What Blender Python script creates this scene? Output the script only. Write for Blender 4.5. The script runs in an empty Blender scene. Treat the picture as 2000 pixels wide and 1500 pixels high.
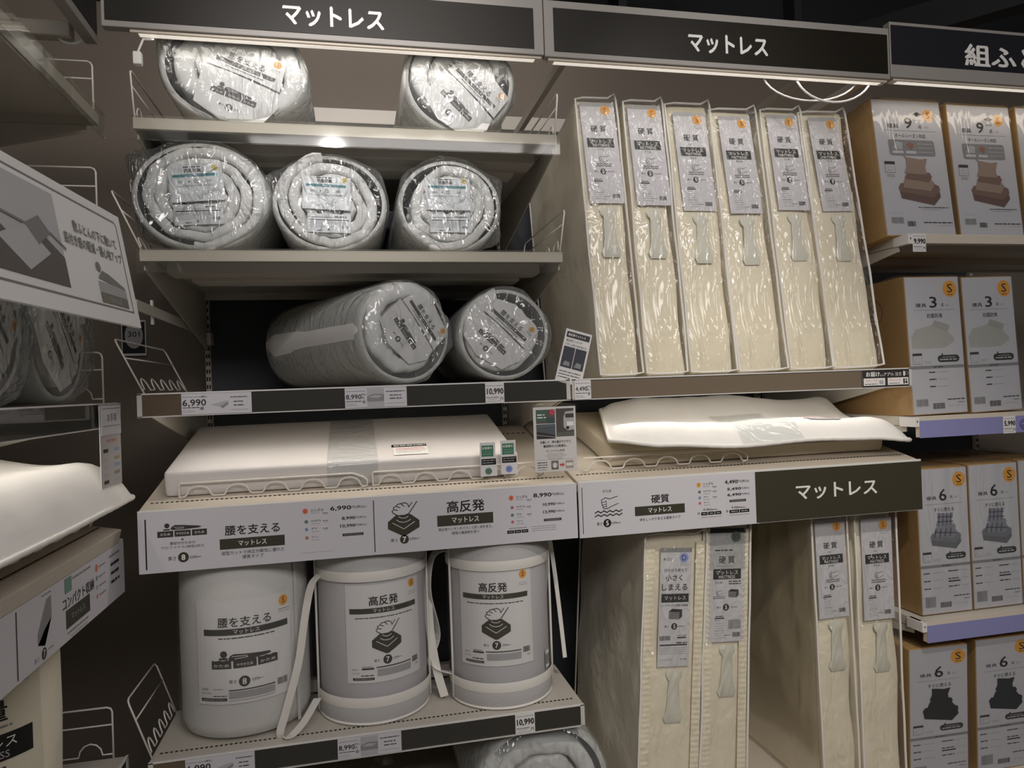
import bpy, bmesh, math, random
from mathutils import Vector, Matrix, noise
sc = bpy.context.scene
COL = sc.collection
PI = math.pi

# ---------------------------------------------------------------- camera
cam = bpy.data.cameras.new('camera'); cam_o = bpy.data.objects.new('camera', cam); COL.objects.link(cam_o)
yaw, pitch, roll = 0.2170, 0.0026, -0.0355
fw = Vector((math.sin(yaw)*math.cos(pitch), math.cos(yaw)*math.cos(pitch), math.sin(pitch)))
rt = Vector((math.cos(yaw), -math.sin(yaw), 0)); up = rt.cross(fw)
r2 = rt*math.cos(roll) + up*math.sin(roll); u2 = -rt*math.sin(roll) + up*math.cos(roll)
mw = Matrix((r2, u2, -fw)).transposed().to_4x4(); mw.translation = Vector((-0.6367, -2.0896, 1.5))
cam_o.matrix_world = mw
cam.sensor_width = 36; cam.lens = 1401.9/2000*36; cam.clip_start = 0.02
sc.camera = cam_o

# ---------------------------------------------------------------- world, lights, exposure
w = bpy.data.worlds.new('world'); sc.world = w; w.use_nodes = True
bg = w.node_tree.nodes['Background']; bg.inputs[0].default_value = (1.0, 0.95, 0.92, 1); bg.inputs[1].default_value = 0.045
sc.view_settings.view_transform = 'Standard'; sc.view_settings.look = 'None'
sc.view_settings.gamma = 1; sc.view_settings.use_curve_mapping = False
sc.view_settings.exposure = -0.42
def area_light(name, loc, target, sx, sy, power, color, spread=PI):
    l = bpy.data.lights.new(name, 'AREA'); l.shape = 'RECTANGLE'; l.size = sx; l.size_y = sy
    l.energy = power; l.color = color; l.spread = spread
    o = bpy.data.objects.new(name, l); COL.objects.link(o); o.location = loc
    o.rotation_euler = (Vector(target)-Vector(loc)).to_track_quat('-Z', 'Y').to_euler(); return o
def spot_light(name, loc, target, power, color, angle, blend=0.5, radius=0.04):
    l = bpy.data.lights.new(name, 'SPOT'); l.energy = power; l.color = color
    l.spot_size = angle; l.spot_blend = blend; l.shadow_soft_size = radius
    o = bpy.data.objects.new(name, l); COL.objects.link(o); o.location = loc
    o.rotation_euler = (Vector(target)-Vector(loc)).to_track_quat('-Z', 'Y').to_euler(); return o
WARM = (1.0, 0.93, 0.84); NEUT = (1.0, 0.945, 0.925); COOL = (0.93, 0.96, 1.0)
# ceiling light over the aisle, behind the photographer
area_light('ceiling_panel_light', (0.2, -4.0, 3.2), (0.1, 0, 0.9), 3.2, 0.8, 95, NEUT)
area_light('ceiling_panel_light', (-0.6, -1.7, 3.5), (-0.6, 0.2, 0.9), 1.8, 0.4, 9, NEUT)
# track spots: one on the two top rolls, one on the lower right, one on the cases, one over the cartons
spot_light('track_spot_light', (-0.7, -2.5, 3.0), (-0.62, 0.1, 2.32), 230, NEUT, 0.46, 1.0)
spot_light('track_spot_light', (-0.30, -0.62, 3.4), (-0.33, -0.05, 2.6), 9, WARM, 0.8, 1.0)
spot_light('track_spot_light', (0.30, -2.2, 3.3), (0.80, 0.0, 0.55), 170, WARM, 0.80, 0.9)
spot_light('track_spot_light', (0.7, -2.2, 3.2), (0.52, 0.1, 2.2), 60, NEUT, 0.48, 1.0)
spot_light('track_spot_light', (1.75, 0.62, 3.6), (1.6, 0.42, 2.4), 30, WARM, 1.2, 0.8)
# wall washers above the header signs
spot_light('wall_washer_light', (-0.55, -0.3, 3.6), (-0.5, 1.1, 2.6), 46, NEUT, 1.5, 1.0, 0.08)
spot_light('wall_washer_light', (0.9, -0.3, 3.6), (0.9, 1.1, 2.6), 20, NEUT, 1.5, 1.0, 0.08)

# ---------------------------------------------------------------- materials
def hx(s, k=1.0):
    c = [int(s[i:i+2], 16)/255 for i in (0, 2, 4)]
    return tuple((x/12.92 if x <= 0.04045 else ((x+0.055)/1.055)**2.4)*k for x in c) + (1,)
MATS = {}
def mat(name, col, rough=0.6, metal=0.0, spec=0.5, bump=None, emis=None, sheen=0, coat=0, var=None):
    if name in MATS: return MATS[name]
    m = bpy.data.materials.new(name); m.use_nodes = True; nt = m.node_tree; p = nt.nodes['Principled BSDF']
    c = hx(col) if isinstance(col, str) else col
    p.inputs['Base Color'].default_value = c; p.inputs['Roughness'].default_value = rough
    p.inputs['Metallic'].default_value = metal; p.inputs['Specular IOR Level'].default_value = spec
    if sheen: p.inputs['Sheen Weight'].default_value = sheen
    if coat: p.inputs['Coat Weight'].default_value = coat; p.inputs['Coat Roughness'].default_value = 0.1
    tc = nt.nodes.new('ShaderNodeTexCoord')
    if var:   # soft colour variation: (scale, amount)
        n = nt.nodes.new('ShaderNodeTexNoise'); n.inputs['Scale'].default_value = var[0]; n.inputs['Detail'].default_value = 4
        nt.links.new(tc.outputs['Object'], n.inputs['Vector'])
        r = nt.nodes.new('ShaderNodeMapRange'); r.inputs[1].default_value = 0.3; r.inputs[2].default_value = 0.7
        r.inputs[3].default_value = 1-var[1]; r.inputs[4].default_value = 1+var[1]*0.4
        nt.links.new(n.outputs['Fac'], r.inputs[0])
        mx = nt.nodes.new('ShaderNodeVectorMath'); mx.operation = 'SCALE'; mx.inputs[0].default_value = c[:3]
        nt.links.new(r.outputs[0], mx.inputs['Scale']); nt.links.new(mx.outputs[0], p.inputs['Base Color'])
    if bump:  # (kind, scale, strength, distance)
        b = nt.nodes.new('ShaderNodeBump'); b.inputs['Strength'].default_value = bump[2]; b.inputs['Distance'].default_value = bump[3]
        if bump[0] == 'weave':
            x = nt.nodes.new('ShaderNodeTexVoronoi'); x.inputs['Scale'].default_value = bump[1]; out = x.outputs['Distance']
            nt.links.new(tc.outputs['Object'], x.inputs['Vector'])
        else:
            x = nt.nodes.new('ShaderNodeTexNoise'); x.inputs['Scale'].default_value = bump[1]; x.inputs['Detail'].default_value = 5
            nt.links.new(tc.outputs['Object'], x.inputs['Vector']); out = x.outputs['Fac']
        nt.links.new(out, b.inputs['Height']); nt.links.new(b.outputs[0], p.inputs['Normal'])
    if emis:
        p.inputs['Emission Color'].default_value = c; p.inputs['Emission Strength'].default_value = emis
    MATS[name] = m; return m
def film(name, haze=0.05, gloss=0.25, scale=22, strength=0.8, rough=0.09, tint='F4F6F6', hz='E8EAEA', dist=0.012):
    """clear crinkled plastic film"""
    if name in MATS: return MATS[name]
    m = bpy.data.materials.new(name); m.use_nodes = True; nt = m.node_tree; nt.nodes.clear()
    N = nt.nodes.new; L = nt.links.new
    out = N('ShaderNodeOutputMaterial'); tr = N('ShaderNodeBsdfTransparent'); tr.inputs[0].default_value = hx(tint)
    gl = N('ShaderNodeBsdfGlossy'); gl.inputs['Roughness'].default_value = rough; gl.inputs['Color'].default_value = (1, 1, 1, 1)
    df = N('ShaderNodeBsdfDiffuse'); df.inputs[0].default_value = hx(hz)
    tc = N('ShaderNodeTexCoord'); mp = N('ShaderNodeMapping'); mp.inputs['Rotation'].default_value = (0.3, 0.5, 0.6); mp.inputs['Scale'].default_value = (1, 1, 0.35)
    L(tc.outputs['Object'], mp.inputs[0])
    nz = N('ShaderNodeTexNoise'); nz.inputs['Scale'].default_value = scale*0.5; nz.inputs['Detail'].default_value = 2; nz.inputs['Distortion'].default_value = 1.2
    L(mp.outputs[0], nz.inputs['Vector'])
    vo = N('ShaderNodeTexVoronoi'); vo.feature = 'SMOOTH_F1'; vo.inputs['Scale'].default_value = scale; vo.inputs['Smoothness'].default_value = 0.25
    mxv = N('ShaderNodeMixRGB'); mxv.inputs[0].default_value = 0.25; L(mp.outputs[0], mxv.inputs[1]); L(nz.outputs['Color'], mxv.inputs[2]); L(mxv.outputs[0], vo.inputs['Vector'])
    ad = N('ShaderNodeMath'); ad.operation = 'ADD'; L(nz.outputs['Fac'], ad.inputs[0]); L(vo.outputs['Distance'], ad.inputs[1])
    b = N('ShaderNodeBump'); b.inputs['Strength'].default_value = strength; b.inputs['Distance'].default_value = dist
    L(ad.outputs[0], b.inputs['Height']); L(b.outputs[0], gl.inputs['Normal']); L(b.outputs[0], df.inputs['Normal'])
    lw = N('ShaderNodeLayerWeight'); lw.inputs['Blend'].default_value = 0.25; L(b.outputs[0], lw.inputs['Normal'])
    m1 = N('ShaderNodeMixShader'); m1.inputs[0].default_value = haze; L(tr.outputs[0], m1.inputs[1]); L(df.outputs[0], m1.inputs[2])
    mr = N('ShaderNodeMapRange'); mr.inputs[3].default_value = gloss*0.25; mr.inputs[4].default_value = min(1, gloss*2.2)
    L(lw.outputs['Fresnel'], mr.inputs[0])
    m2 = N('ShaderNodeMixShader'); L(mr.outputs[0], m2.inputs[0]); L(m1.outputs[0], m2.inputs[1]); L(gl.outputs[0], m2.inputs[2])
    L(m2.outputs[0], out.inputs[0]); MATS[name] = m; return m

CREAM = mat('cream_steel', 'D2C8B8', 0.45, spec=0.4)
CREAM2 = mat('cream_frame', 'C9C3B8', 0.5, spec=0.3)
DARKP = mat('dark_back_panel', '43464C', 0.6, var=(3, 0.1))
OLIVE = mat('dark_olive_strip', '26231B', 0.5, spec=0.25)
LAV = mat('lavender_strip', '8F8FBE', 0.35)
WALLM = mat('brown_wall_paint', '80766A', 0.8, bump=('noise', 60, 0.15, 0.004), var=(2.5, 0.05))
WIRE = mat('white_wire', 'E6E0D6', 0.35)
FABW = mat('white_mesh_fabric', 'E0DFDB', 0.85, bump=('weave', 420, 0.5, 0.002), sheen=0.2)
FOAM = mat('white_foam_fabric', 'E8E7E4', 0.9, bump=('noise', 30, 0.5, 0.006), sheen=0.2)
CASE = mat('cream_case_fabric', 'F0E7D0', 0.85, bump=('noise', 12, 0.6, 0.012), sheen=0.2, var=(6, 0.06))
CASEG = mat('grey_case_fabric', 'C2BDAE', 0.85, bump=('noise', 12, 0.6, 0.012), var=(6, 0.06))
PIPE = mat('white_piping', 'E9E6DF', 0.7)
PAPER = mat('white_paper', 'D3D1D6', 0.55)
PAPERW = mat('white_card', 'E4E2E0', 0.5)
BLACK = mat('black_ink', '161514', 0.5)
DKG = mat('dark_grey_ink', '35332F', 0.5)
OLV = mat('olive_ink', '3B3A2C', 0.5)
GRY = mat('grey_ink', '8C8C8C', 0.6)
LGR = mat('light_grey_ink', 'B4B4B6', 0.6)
ORG = mat('orange_ink', 'E9A43C', 0.5)
RORG = mat('salmon_ink', 'E07850', 0.5)
GRN = mat('green_ink', '6E9483', 0.5)
BLU = mat('blue_ink', '8FA9C9', 0.5)
PNK = mat('pink_ink', 'D9808A', 0.5)
PERI = mat('periwinkle_ink', '8E9BD8', 0.5)
TEAL = mat('teal_ink', '2F7F88', 0.5)
CARD = mat('cardboard', 'C39A5F', 0.75, var=(5, 0.08))
BLK = mat('black_slot', '0C0B0A', 0.8)
WHT = mat('white_ink', 'F0EFEA', 0.5)

# ---------------------------------------------------------------- helpers
def obj(name, me, parent=None, loc=None, rot=None):
    o = bpy.data.objects.new(name, me); COL.objects.link(o)
    if parent: o.parent = parent
    if loc: o.location = loc
    if rot: o.rotation_euler = rot
    return o
def thing(name, label, cat, loc=(0, 0, 0), rot=(0, 0, 0), group=None):
    o = bpy.data.objects.new(name, None); COL.objects.link(o); o.location = loc; o.rotation_euler = rot
    o.empty_display_size = 0.05
    return tag(o, label, cat, group)
def tag(o, label, cat, group=None):
    o['label'] = label; o['category'] = cat
    if group: o['group'] = group
    return o
def struct(o): o['kind'] = 'structure'; return o
class MB:
    def __init__(s): s.v = []; s.f = []; s.mi = []; s.mats = []; s.sm = False
    def m(s, m):
        if m not in s.mats: s.mats.append(m)
        return s.mats.index(m)
    def add(s, vs, fs, m):
        k = len(s.v); s.v += [tuple(v) for v in vs]; s.f += [tuple(i+k for i in f) for f in fs]; s.mi += [s.m(m)]*len(fs); return s
    def box(s, x0, x1, y0, y1, z0, z1, m):
        vs = [(x, y, z) for z in (z0, z1) for y in (y0, y1) for x in (x0, x1)]
        return s.add(vs, [(0, 2, 3, 1), (4, 5, 7, 6), (0, 1, 5, 4), (2, 6, 7, 3), (0, 4, 6, 2), (1, 3, 7, 5)], m)
    def prism(s, pts, axis, a, b, m):
        """extrude a 2D polygon along axis (0,1,2) from a to b"""
        n = len(pts)
        def P(p, t):
            q = list(p); q.insert(axis, t); return tuple(q)
        vs = [P(p, a) for p in pts] + [P(p, b) for p in pts]
        return s.add(vs, [tuple(range(n))[::-1], tuple(range(n, 2*n))] + [(i, (i+1) % n, (i+1) % n+n, i+n) for i in range(n)], m)
    def tube(s, pts, r, m, n=8, closed=False):
        pts = [Vector(p) for p in pts]; k = len(pts); vs = []; up0 = None
        for i, p in enumerate(pts):
            a = pts[(i-1) % k] if (i > 0 or closed) else p; b = pts[(i+1) % k] if (i < k-1 or closed) else p
            t = (b-a).normalized()
            if up0 is None: up0 = t.orthogonal().normalized()
            up0 = (up0 - t*up0.dot(t)); up0 = up0.normalized() if up0.length > 1e-6 else t.orthogonal().normalized()
            sd = t.cross(up0)
            vs += [p + (up0*math.cos(2*PI*j/n) + sd*math.sin(2*PI*j/n))*r for j in range(n)]
        fs = []
        for i in range(k if closed else k-1):
            i2 = (i+1) % k
            fs += [(i*n+j, i*n+(j+1) % n, i2*n+(j+1) % n, i2*n+j) for j in range(n)]
        if not closed: fs += [tuple(range(n))[::-1], tuple((k-1)*n+j for j in range(n))]
        return s.add(vs, fs, m)
    def ribbon(s, pts, w, m, th=0.0025, side=None):
        """flat strap through pts, width w"""
        pts = [Vector(p) for p in pts]; vs = []
        for i, p in enumerate(pts):
            t = (pts[min(i+1, len(pts)-1)]-pts[max(i-1, 0)]).normalized()
            sd = Vector(side[i] if isinstance(side, list) else (side or (0, 0, 1))); sd = (sd - t*sd.dot(t)).normalized(); nn = t.cross(sd)
            vs += [p+sd*w/2+nn*th/2, p-sd*w/2+nn*th/2, p-sd*w/2-nn*th/2, p+sd*w/2-nn*th/2]
        fs = []
        for i in range(len(pts)-1):
            fs += [(4*i+j, 4*i+(j+1) % 4, 4*i+4+(j+1) % 4, 4*i+4+j) for j in range(4)]
        fs += [(3, 2, 1, 0), tuple(4*(len(pts)-1)+j for j in range(4))]
        return s.add(vs, fs, m)
    def grid(s, rows, m, cu=False, cv=False):
        """rows: list of equal-length vertex lists"""
        nu = len(rows); nv = len(rows[0]); vs = [p for r in rows for p in r]
        fs = [(i*nv+j, i*nv+(j+1) % nv, ((i+1) % nu)*nv+(j+1) % nv, ((i+1) % nu)*nv+j) for i in range(nu if cu else nu-1) for j in range(nv if cv else nv-1)]
        return s.add(vs, fs, m)
    def mesh(s, name, smooth=False):
        me = bpy.data.meshes.new(name); me.from_pydata(s.v, [], s.f)
        for m in s.mats: me.materials.append(m)
        me.polygons.foreach_set('material_index', s.mi)
        if smooth: me.polygons.foreach_set('use_smooth', [True]*len(s.f))
        me.update(); return me
    def build(s, name, parent=None, loc=None, rot=None, smooth=False, bevel=0, fix=True):
        me = s.mesh(name, smooth)
        if fix:
            bm = bmesh.new(); bm.from_mesh(me); bmesh.ops.recalc_face_normals(bm, faces=bm.faces); bm.to_mesh(me); bm.free()
        o = obj(name, me, parent, loc, rot)
        if bevel:
            b = o.modifiers.new('b', 'BEVEL'); b.width = bevel; b.segments = 2; b.limit_method = 'ANGLE'
        return o
def rbox(w, d, h, r, nx=10, ny=8, nz=10, amp=0.0, fr=6.0, seed=0, bulge=0.0, off=(0, 0, 0)):
    """rounded soft box, base at z=0, centred in x, front at y=0; returns verts, faces"""
    def axis(L, n):
        a = L/2
        c = [-a, -a+r*0.3, -a+r] + [-a+r+(L-2*r)*i/n for i in range(1, n)] + [a-r, a-r*0.3, a]
        return c
    X, Y, Z = axis(w, nx), axis(d, ny), axis(h, nz); V = {}; vs = []; fs = []
    hw, hd, hh = w/2, d/2, h/2
    def vert(i, j, k):
        key = (i, j, k)
        if key in V: return V[key]
        p = Vector((X[i], Y[j], Z[k]))
        q = Vector((max(-hw+r, min(hw-r, p.x)), max(-hd+r, min(hd-r, p.y)), max(-hh+r, min(hh-r, p.z))))
        dv = p-q
        if dv.length > 1e-9: p = q + dv.normalized()*r
        n = dv.normalized() if dv.length > 1e-9 else Vector((0, 0, 0))
        if bulge:
            fx, fy, fz = 1-(p.x/hw)**2, 1-(p.y/hd)**2, 1-(p.z/hh)**2
            if abs(p.x) > hw-r*0.5: p.x += math.copysign(bulge*max(0, fy)*max(0, fz), p.x)
            if abs(p.y) > hd-r*0.5: p.y += math.copysign(bulge*max(0, fx)*max(0, fz), p.y)
            if abs(p.z) > hh-r*0.5 and p.z > 0: p.z += bulge*max(0, fx)*max(0, fy)
        if amp: p += n*amp*noise.noise(Vector((p.x*fr+seed*7.3, p.y*fr+seed*3.1, p.z*fr)))
        V[key] = len(vs); vs.append((p.x+off[0], p.y+hd+off[1], p.z+hh+off[2])); return V[key]
    a, b, c = len(X)-1, len(Y)-1, len(Z)-1
    for i in range(a):
        for j in range(b):
            fs.append((vert(i, j, 0), vert(i, j+1, 0), vert(i+1, j+1, 0), vert(i+1, j, 0))); fs.append((vert(i, j, c), vert(i+1, j, c), vert(i+1, j+1, c), vert(i, j+1, c)))
    for i in range(a):
        for k in range(c):
            fs.append((vert(i, 0, k), vert(i+1, 0, k), vert(i+1, 0, k+1), vert(i, 0, k+1))); fs.append((vert(i, b, k), vert(i, b, k+1), vert(i+1, b, k+1), vert(i+1, b, k)))
    for j in range(b):
        for k in range(c):
            fs.append((vert(0, j, k), vert(0, j, k+1), vert(0, j+1, k+1), vert(0, j+1, k))); fs.append((vert(a, j, k), vert(a, j+1, k), vert(a, j+1, k+1), vert(a, j, k+1)))
    return vs, fs

# ---------------------------------------------------------------- printed matter
GL = {}
def glyphs(s, bold):
    key = (s, bold)
    if key in GL: return GL[key]
    c = bpy.data.curves.new('t', 'FONT'); c.body = s; c.size = 1; c.resolution_u = 2; c.offset = bold; c.fill_mode = 'FRONT'
    o = bpy.data.objects.new('t', c); COL.objects.link(o)
    dg = bpy.context.evaluated_depsgraph_get(); e = o.evaluated_get(dg); me = e.to_mesh()
    vs = [(v.co.x, v.co.y) for v in me.vertices]; fs = [tuple(p.vertices) for p in me.polygons]; e.to_mesh_clear()
    bpy.data.objects.remove(o); bpy.data.curves.remove(c)
    if vs:
        x0 = min(v[0] for v in vs); x1 = max(v[0] for v in vs); y0 = min(v[1] for v in vs); y1 = max(v[1] for v in vs)
    else: x0 = x1 = y0 = y1 = 0
    GL[key] = (vs, fs, x0, x1, y0, y1); return GL[key]
class Print:
    """flat artwork in its own units (x right, y up), later mapped onto a surface in metres"""
    def __init__(s, seg=1e9): s.it = []; s.seg = seg; s.rng = random.Random(5)
    def poly(s, pts, m, lay=1):
        xs = [q[0] for q in pts]
        if max(xs)-min(xs) <= s.seg: s.it.append((list(pts), [tuple(range(len(pts)))], lay, m)); return s
        n = int(math.ceil((max(xs)-min(xs))/s.seg)); x0 = min(xs); dx = (max(xs)-x0)/n   # cut into upright strips
        for i in range(n):
            q = list(pts)
            for lim, sg in ((x0+i*dx, 1), (x0+(i+1)*dx, -1)):
                o = []
                for a, b in zip(q, q[1:]+q[:1]):
                    ia, ib = (a[0]-lim)*sg >= -1e-9, (b[0]-lim)*sg >= -1e-9
                    if ia: o.append(a)
                    if ia != ib: k = (lim-a[0])/(b[0]-a[0]); o.append((lim, a[1]+(b[1]-a[1])*k))
                q = o
                if len(q) < 3: break
            if len(q) >= 3: s.it.append((q, [tuple(range(len(q)))], lay, m))
        return s
    def rect(s, x0, x1, y0, y1, m, lay=1):
        n = max(1, int(math.ceil(abs(x1-x0)/s.seg))); vs = []; fs = []
        for i in range(n+1):
            x = x0+(x1-x0)*i/n; vs += [(x, y0), (x, y1)]
        fs = [(2*i, 2*i+2, 2*i+3, 2*i+1) for i in range(n)]
        s.it.append((vs, fs, lay, m)); return s
    def circ(s, x, y, r, m, lay=2, n=20, ry=None):
        s.poly([(x+r*math.cos(2*PI*i/n), y+(ry or r)*math.sin(2*PI*i/n)) for i in range(n)], m, lay); return s
    def ring(s, x, y, r, t, m, lay=2, n=24): s.line([(x+r*math.cos(2*PI*i/n), y+r*math.sin(2*PI*i/n)) for i in range(n+1)], t, m, lay); return s
    def line(s, pts, w, m, lay=2):
        for (ax, ay), (bx, by) in zip(pts, pts[1:]):
            L = math.hypot(bx-ax, by-ay)
            if L < 1e-9: continue
            nx, ny = -(by-ay)/L*w/2, (bx-ax)/L*w/2; ex, ey = (bx-ax)/L*w*0.25, (by-ay)/L*w*0.25
            s.poly([(ax+nx-ex, ay+ny-ey), (ax-nx-ex, ay-ny-ey), (bx-nx+ex, by-ny+ey), (bx+nx+ex, by+ny+ey)], m, lay)
        return s
    def text(s, t, x, y, h, m, lay=3, al='c', bold=0.0, wid=None):
        """h: glyph box height; (x, y): middle of the line (left or right end with al)"""
        vs, fs, x0, x1, y0, y1 = glyphs(t, 0.0)
        if not vs: return s
        k = h/max(0.3, (y1-y0)); kx = k if wid is None else wid/(x1-x0)
        ox = {'c': (x0+x1)/2, 'l': x0, 'r': x1}[al]; oy = (y0+y1)/2
        for q, (dx, dy) in enumerate(((0, 0),) if not bold else ((-bold, -bold*.5), (bold, -bold*.5), (0, bold))):
            s.it.append(([(x+(a-ox+dx)*kx, y+(b-oy+dy)*k) for a, b in vs], fs, lay+q*0.22, m))
        return s
    def fine(s, x0, x1, y, h, m=GRY, lay=2):
        """an unreadable line of small print: broken dashes"""
        x = x0
        while x < x1:
            L = h*s.rng.uniform(1.2, 4); s.rect(x, min(x1, x+L), y-h*0.32, y+h*0.32, m, lay); x += L+h*s.rng.uniform(.25, .7)
        return s
    def bars(s, x0, x1, y0, y1, m=DKG, lay=2, n=26):
        x = x0; u = (x1-x0)/n/1.6
        while x < x1-u:
            w_ = u*s.rng.choice((0.5, 0.8, 1.3)); s.rect(x, min(x1, x+w_), y0, y1, m, lay); x += w_+u*s.rng.choice((0.5, 0.8, 1.1))
        return s
    def build(s, name, fn, parent=None, loc=None, rot=None, thick=None, eps=0.0004):
        b = MB()
        for vs, fs, lay, m in s.it:
            b.add([fn(x, y, lay*eps) for x, y in vs], fs, m)
        return b.build(name, parent, loc, rot, fix=False)
def flat(sx=1.0, y=0.0, z=0.0, x=0.0, ang=0.0):
    """map artwork to a vertical plane that faces -Y"""
    c, sn = math.cos(ang), math.sin(ang)
    return lambda a, b, l: (x+(a*c-b*sn)*sx, y-l, z+(a*sn+b*c)*sx)
def quadmap(bl, br, tl, tr, W, H, n):
    bl, br, tl, tr, n = map(Vector, (bl, br, tl, tr, n)); n.normalize()
    def f(a, b, l):
        u, v = a/W, b/H
        return tuple((bl*(1-u)+br*u)*(1-v)+(tl*(1-u)+tr*u)*v + n*l)
    return f
def mapx(sx=1.0, x=0.0, y=0.0, z=0.0, ang=0.0):
    """map artwork to a vertical plane that faces +X (text runs towards +Y)"""
    c, sn = math.cos(ang), math.sin(ang)
    return lambda a, b, l: (x+l, y+(a*c-b*sn)*sx, z+(a*sn+b*c)*sx)
def cyl(cx, cy, R, s=1.0, a0=0.0, z=0.0):
    """wrap artwork round an upright cylinder, facing -Y"""
    def f(a, b, l):
        t = a*s/R + a0; return (cx+(R+l)*math.sin(t), cy-(R+l)*math.cos(t), z+b*s)
    return f
# ---------------------------------------------------------------- artwork
MT = 'マットレス'
def art_lumbar(seg=1e9, card=True, bandm=DKG):
    """support mattress card; unit = bar length 100"""
    p = Print(seg)
    if card: p.rect(-60, 54, -84, 37, PAPERW, 0)
    p.rect(-50, 50, -3.7, 3.7, bandm, 1); p.text(MT, 0, 0, 5.2, WHT, 2)
    p.text('腰を支える', -2, 11.5, 11.5, BLACK, 2, bold=0.012)
    p.circ(45, 27, 6.6, ORG, 1, 10); p.text('S', 45, 27.3, 7, DKG, 2)
    p.fine(38, 53, 17, 1.6); p.fine(38, 53, 14, 1.4, LGR)
    p.fine(-32, 32, -7.2, 2.0, DKG)
    y = -38
    for x0, x1, t in ((-41, -18, 'かため'), (-16, 10, 'ややかため'), (11.5, 35, 'かため')):
        n = 5; top = [(x0+(x1-x0)*i/n, y+5.6-(0.9 if i % 2 else 0)) for i in range(n, -1, -1)]
        p.poly([(x0, y-4.6), (x1, y-4.6)]+top, DKG, 1); p.text(t, (x0+x1)/2, y-0.6, 3.6, WHT, 2, wid=min(x1-x0-5, 18))
    p.circ(-26.5, -25.5, 4.1, DKG, 1); p.rect(-32, -22, -32.2, -29.6, DKG, 1)
    p.poly([(-21.5, -31.5), (-19, -27.5), (-15, -25.7), (-2, -26.5), (25, -28.3), (27.5, -30), (25.5, -31.4), (8, -33), (-20, -34)], DKG, 1)
    p.line([(-17, -28.4), (-1, -28.6), (0.5, -30.4), (-14, -31.4)], 0.7, PAPERW, 2)
    p.text('厚さ', -17, -58, 4, DKG, 2); p.circ(-4, -58.5, 6.4, DKG, 1); p.text('8', -4, -58.5, 7, WHT, 2, bold=0.02); p.text('cm', 8.5, -58, 3.2, DKG, 2, 'c'); p.fine(12, 17, -58, 1.4)
    p.rect(-22, 31, -68.8, -67.4, DKG, 1); p.rect(-22, 31, -78, -69.6, LGR, 1)
    for i in range(4): p.fine(-21, 30, -70.8-i*2, 0.9, GRY, 2)
    p.fine(-22, 31, -80, 1.1); p.bars(34, 47, -72, -64, n=16)
    p.rect(-56, -24, -80, -76.4, DKG, 1); p.fine(-53, -27, -78.2, 1.3, LGR, 2); p.fine(-40, -24, -74, 1.6, DKG); p.fine(-55, -46, -66, 4.5, LGR); p.fine(-55, -43, -70.5, 2.5, LGR)
    p.fine(-40, -28, -66, 1.2, GRY)
    return p
def icon_press(p, x, y, k, c=OLV, bgm=PAPERW):
    """hand pressing a slab; k = width scale (slab 40 wide)"""
    P = lambda a: [(x+u*k, y+v*k) for u, v in a]
    p.poly(P([(-20, 2), (-9, 10.5), (9, 10.5), (20, 2), (20, -7), (1.5, -17), (-1.5, -17), (-20, -7)]), c, 1)
    p.line(P([(-14, 0.5), (0, -8), (14, 0.5)]), 0.9*k, bgm, 2)
    p.line(P([(-9, 4), (-5, 1.4), (0, 0.6), (5, 1.4), (9, 4)]), 0.9*k, bgm, 2); p.line(P([(-6, 8), (-3, 6.2), (0, 5.8), (3, 6.2), (6, 8)]), 0.9*k, bgm, 2)
    p.poly(P([(-8, 10), (-13, 13.5), (-14, 17), (-10, 18), (-12, 21), (-7, 22), (-2, 24.5), (4, 24), (8, 21), (12, 27), (17, 25), (8, 13), (5, 10.2)]), bgm, 2)
    p.line(P([(-8, 10.4), (-12.5, 12.6), (-14.3, 15.4), (-12, 17.4), (-7, 16.2), (-12, 17.4), (-12.4, 20), (-9, 21.6), (-4, 19.4), (-9, 21.6), (-7, 24), (-3, 24.6), (1, 21), (-3, 24.6), (2, 25.6), (6, 23.5), (7, 19.5), (11.5, 25.5)]), 1.0*k, DKG, 3)
    p.line(P([(17.5, 26), (6.5, 11), (3, 10.2)]), 1.2*k, DKG, 3)
def art_highres(seg=1e9):
    """high resilience mattress card; unit = bar length 100"""
    p = Print(seg); p.rect(-56, 57, -99, 36, PAPERW, 0)
    p.rect(-50, 50, -3.7, 3.7, OLV, 1); p.text(MT, -2, 0, 5.4, WHT, 2)
    p.text('高反発', -2, 13.5, 13, BLACK, 2, bold=0.02)
    p.circ(43, 29, 6.4, ORG, 1, 8); p.text('S', 43, 29.3, 7, DKG, 2)
    p.fine(36, 50, 17, 1.5, LGR); p.fine(36, 50, 14, 1.5, LGR)
    p.fine(-42, 42, -9.5, 1.9, DKG)
    icon_press(p, 1, -43, 1.05)
    p.text('厚さ', -14, -69, 3.6, DKG, 2); p.circ(1, -69, 6.4, DKG, 1); p.text('7', 1, -69, 7, WHT, 2, bold=0.02); p.text('cm', 13, -69, 3, DKG, 2); p.fine(17, 22, -69, 1.3)
    p.rect(-15, 37, -79.2, -77.6, DKG, 1); p.rect(-14, 37, -91, -80.8, LGR, 1)
    for i in range(4): p.fine(-13, 36, -82.5-i*2.2, 0.9, GRY, 2)
    p.bars(40, 52, -83, -75, n=14); p.fine(46, 52, -87, 1.6)
    p.rect(-48, -18, -95, -91.5, DKG, 1); p.fine(-45, -20, -93.2, 1.3, LGR); p.rect(-35, -18, -80.6, -78.2, DKG, 1); p.fine(-34, -20, -76.6, 1.2, DKG)
    p.fine(-36, -19, -88.5, 2.2, DKG); p.fine(-49, -40, -80, 3, LGR); p.fine(-49, -38, -85, 2, LGR)
    return p
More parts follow.
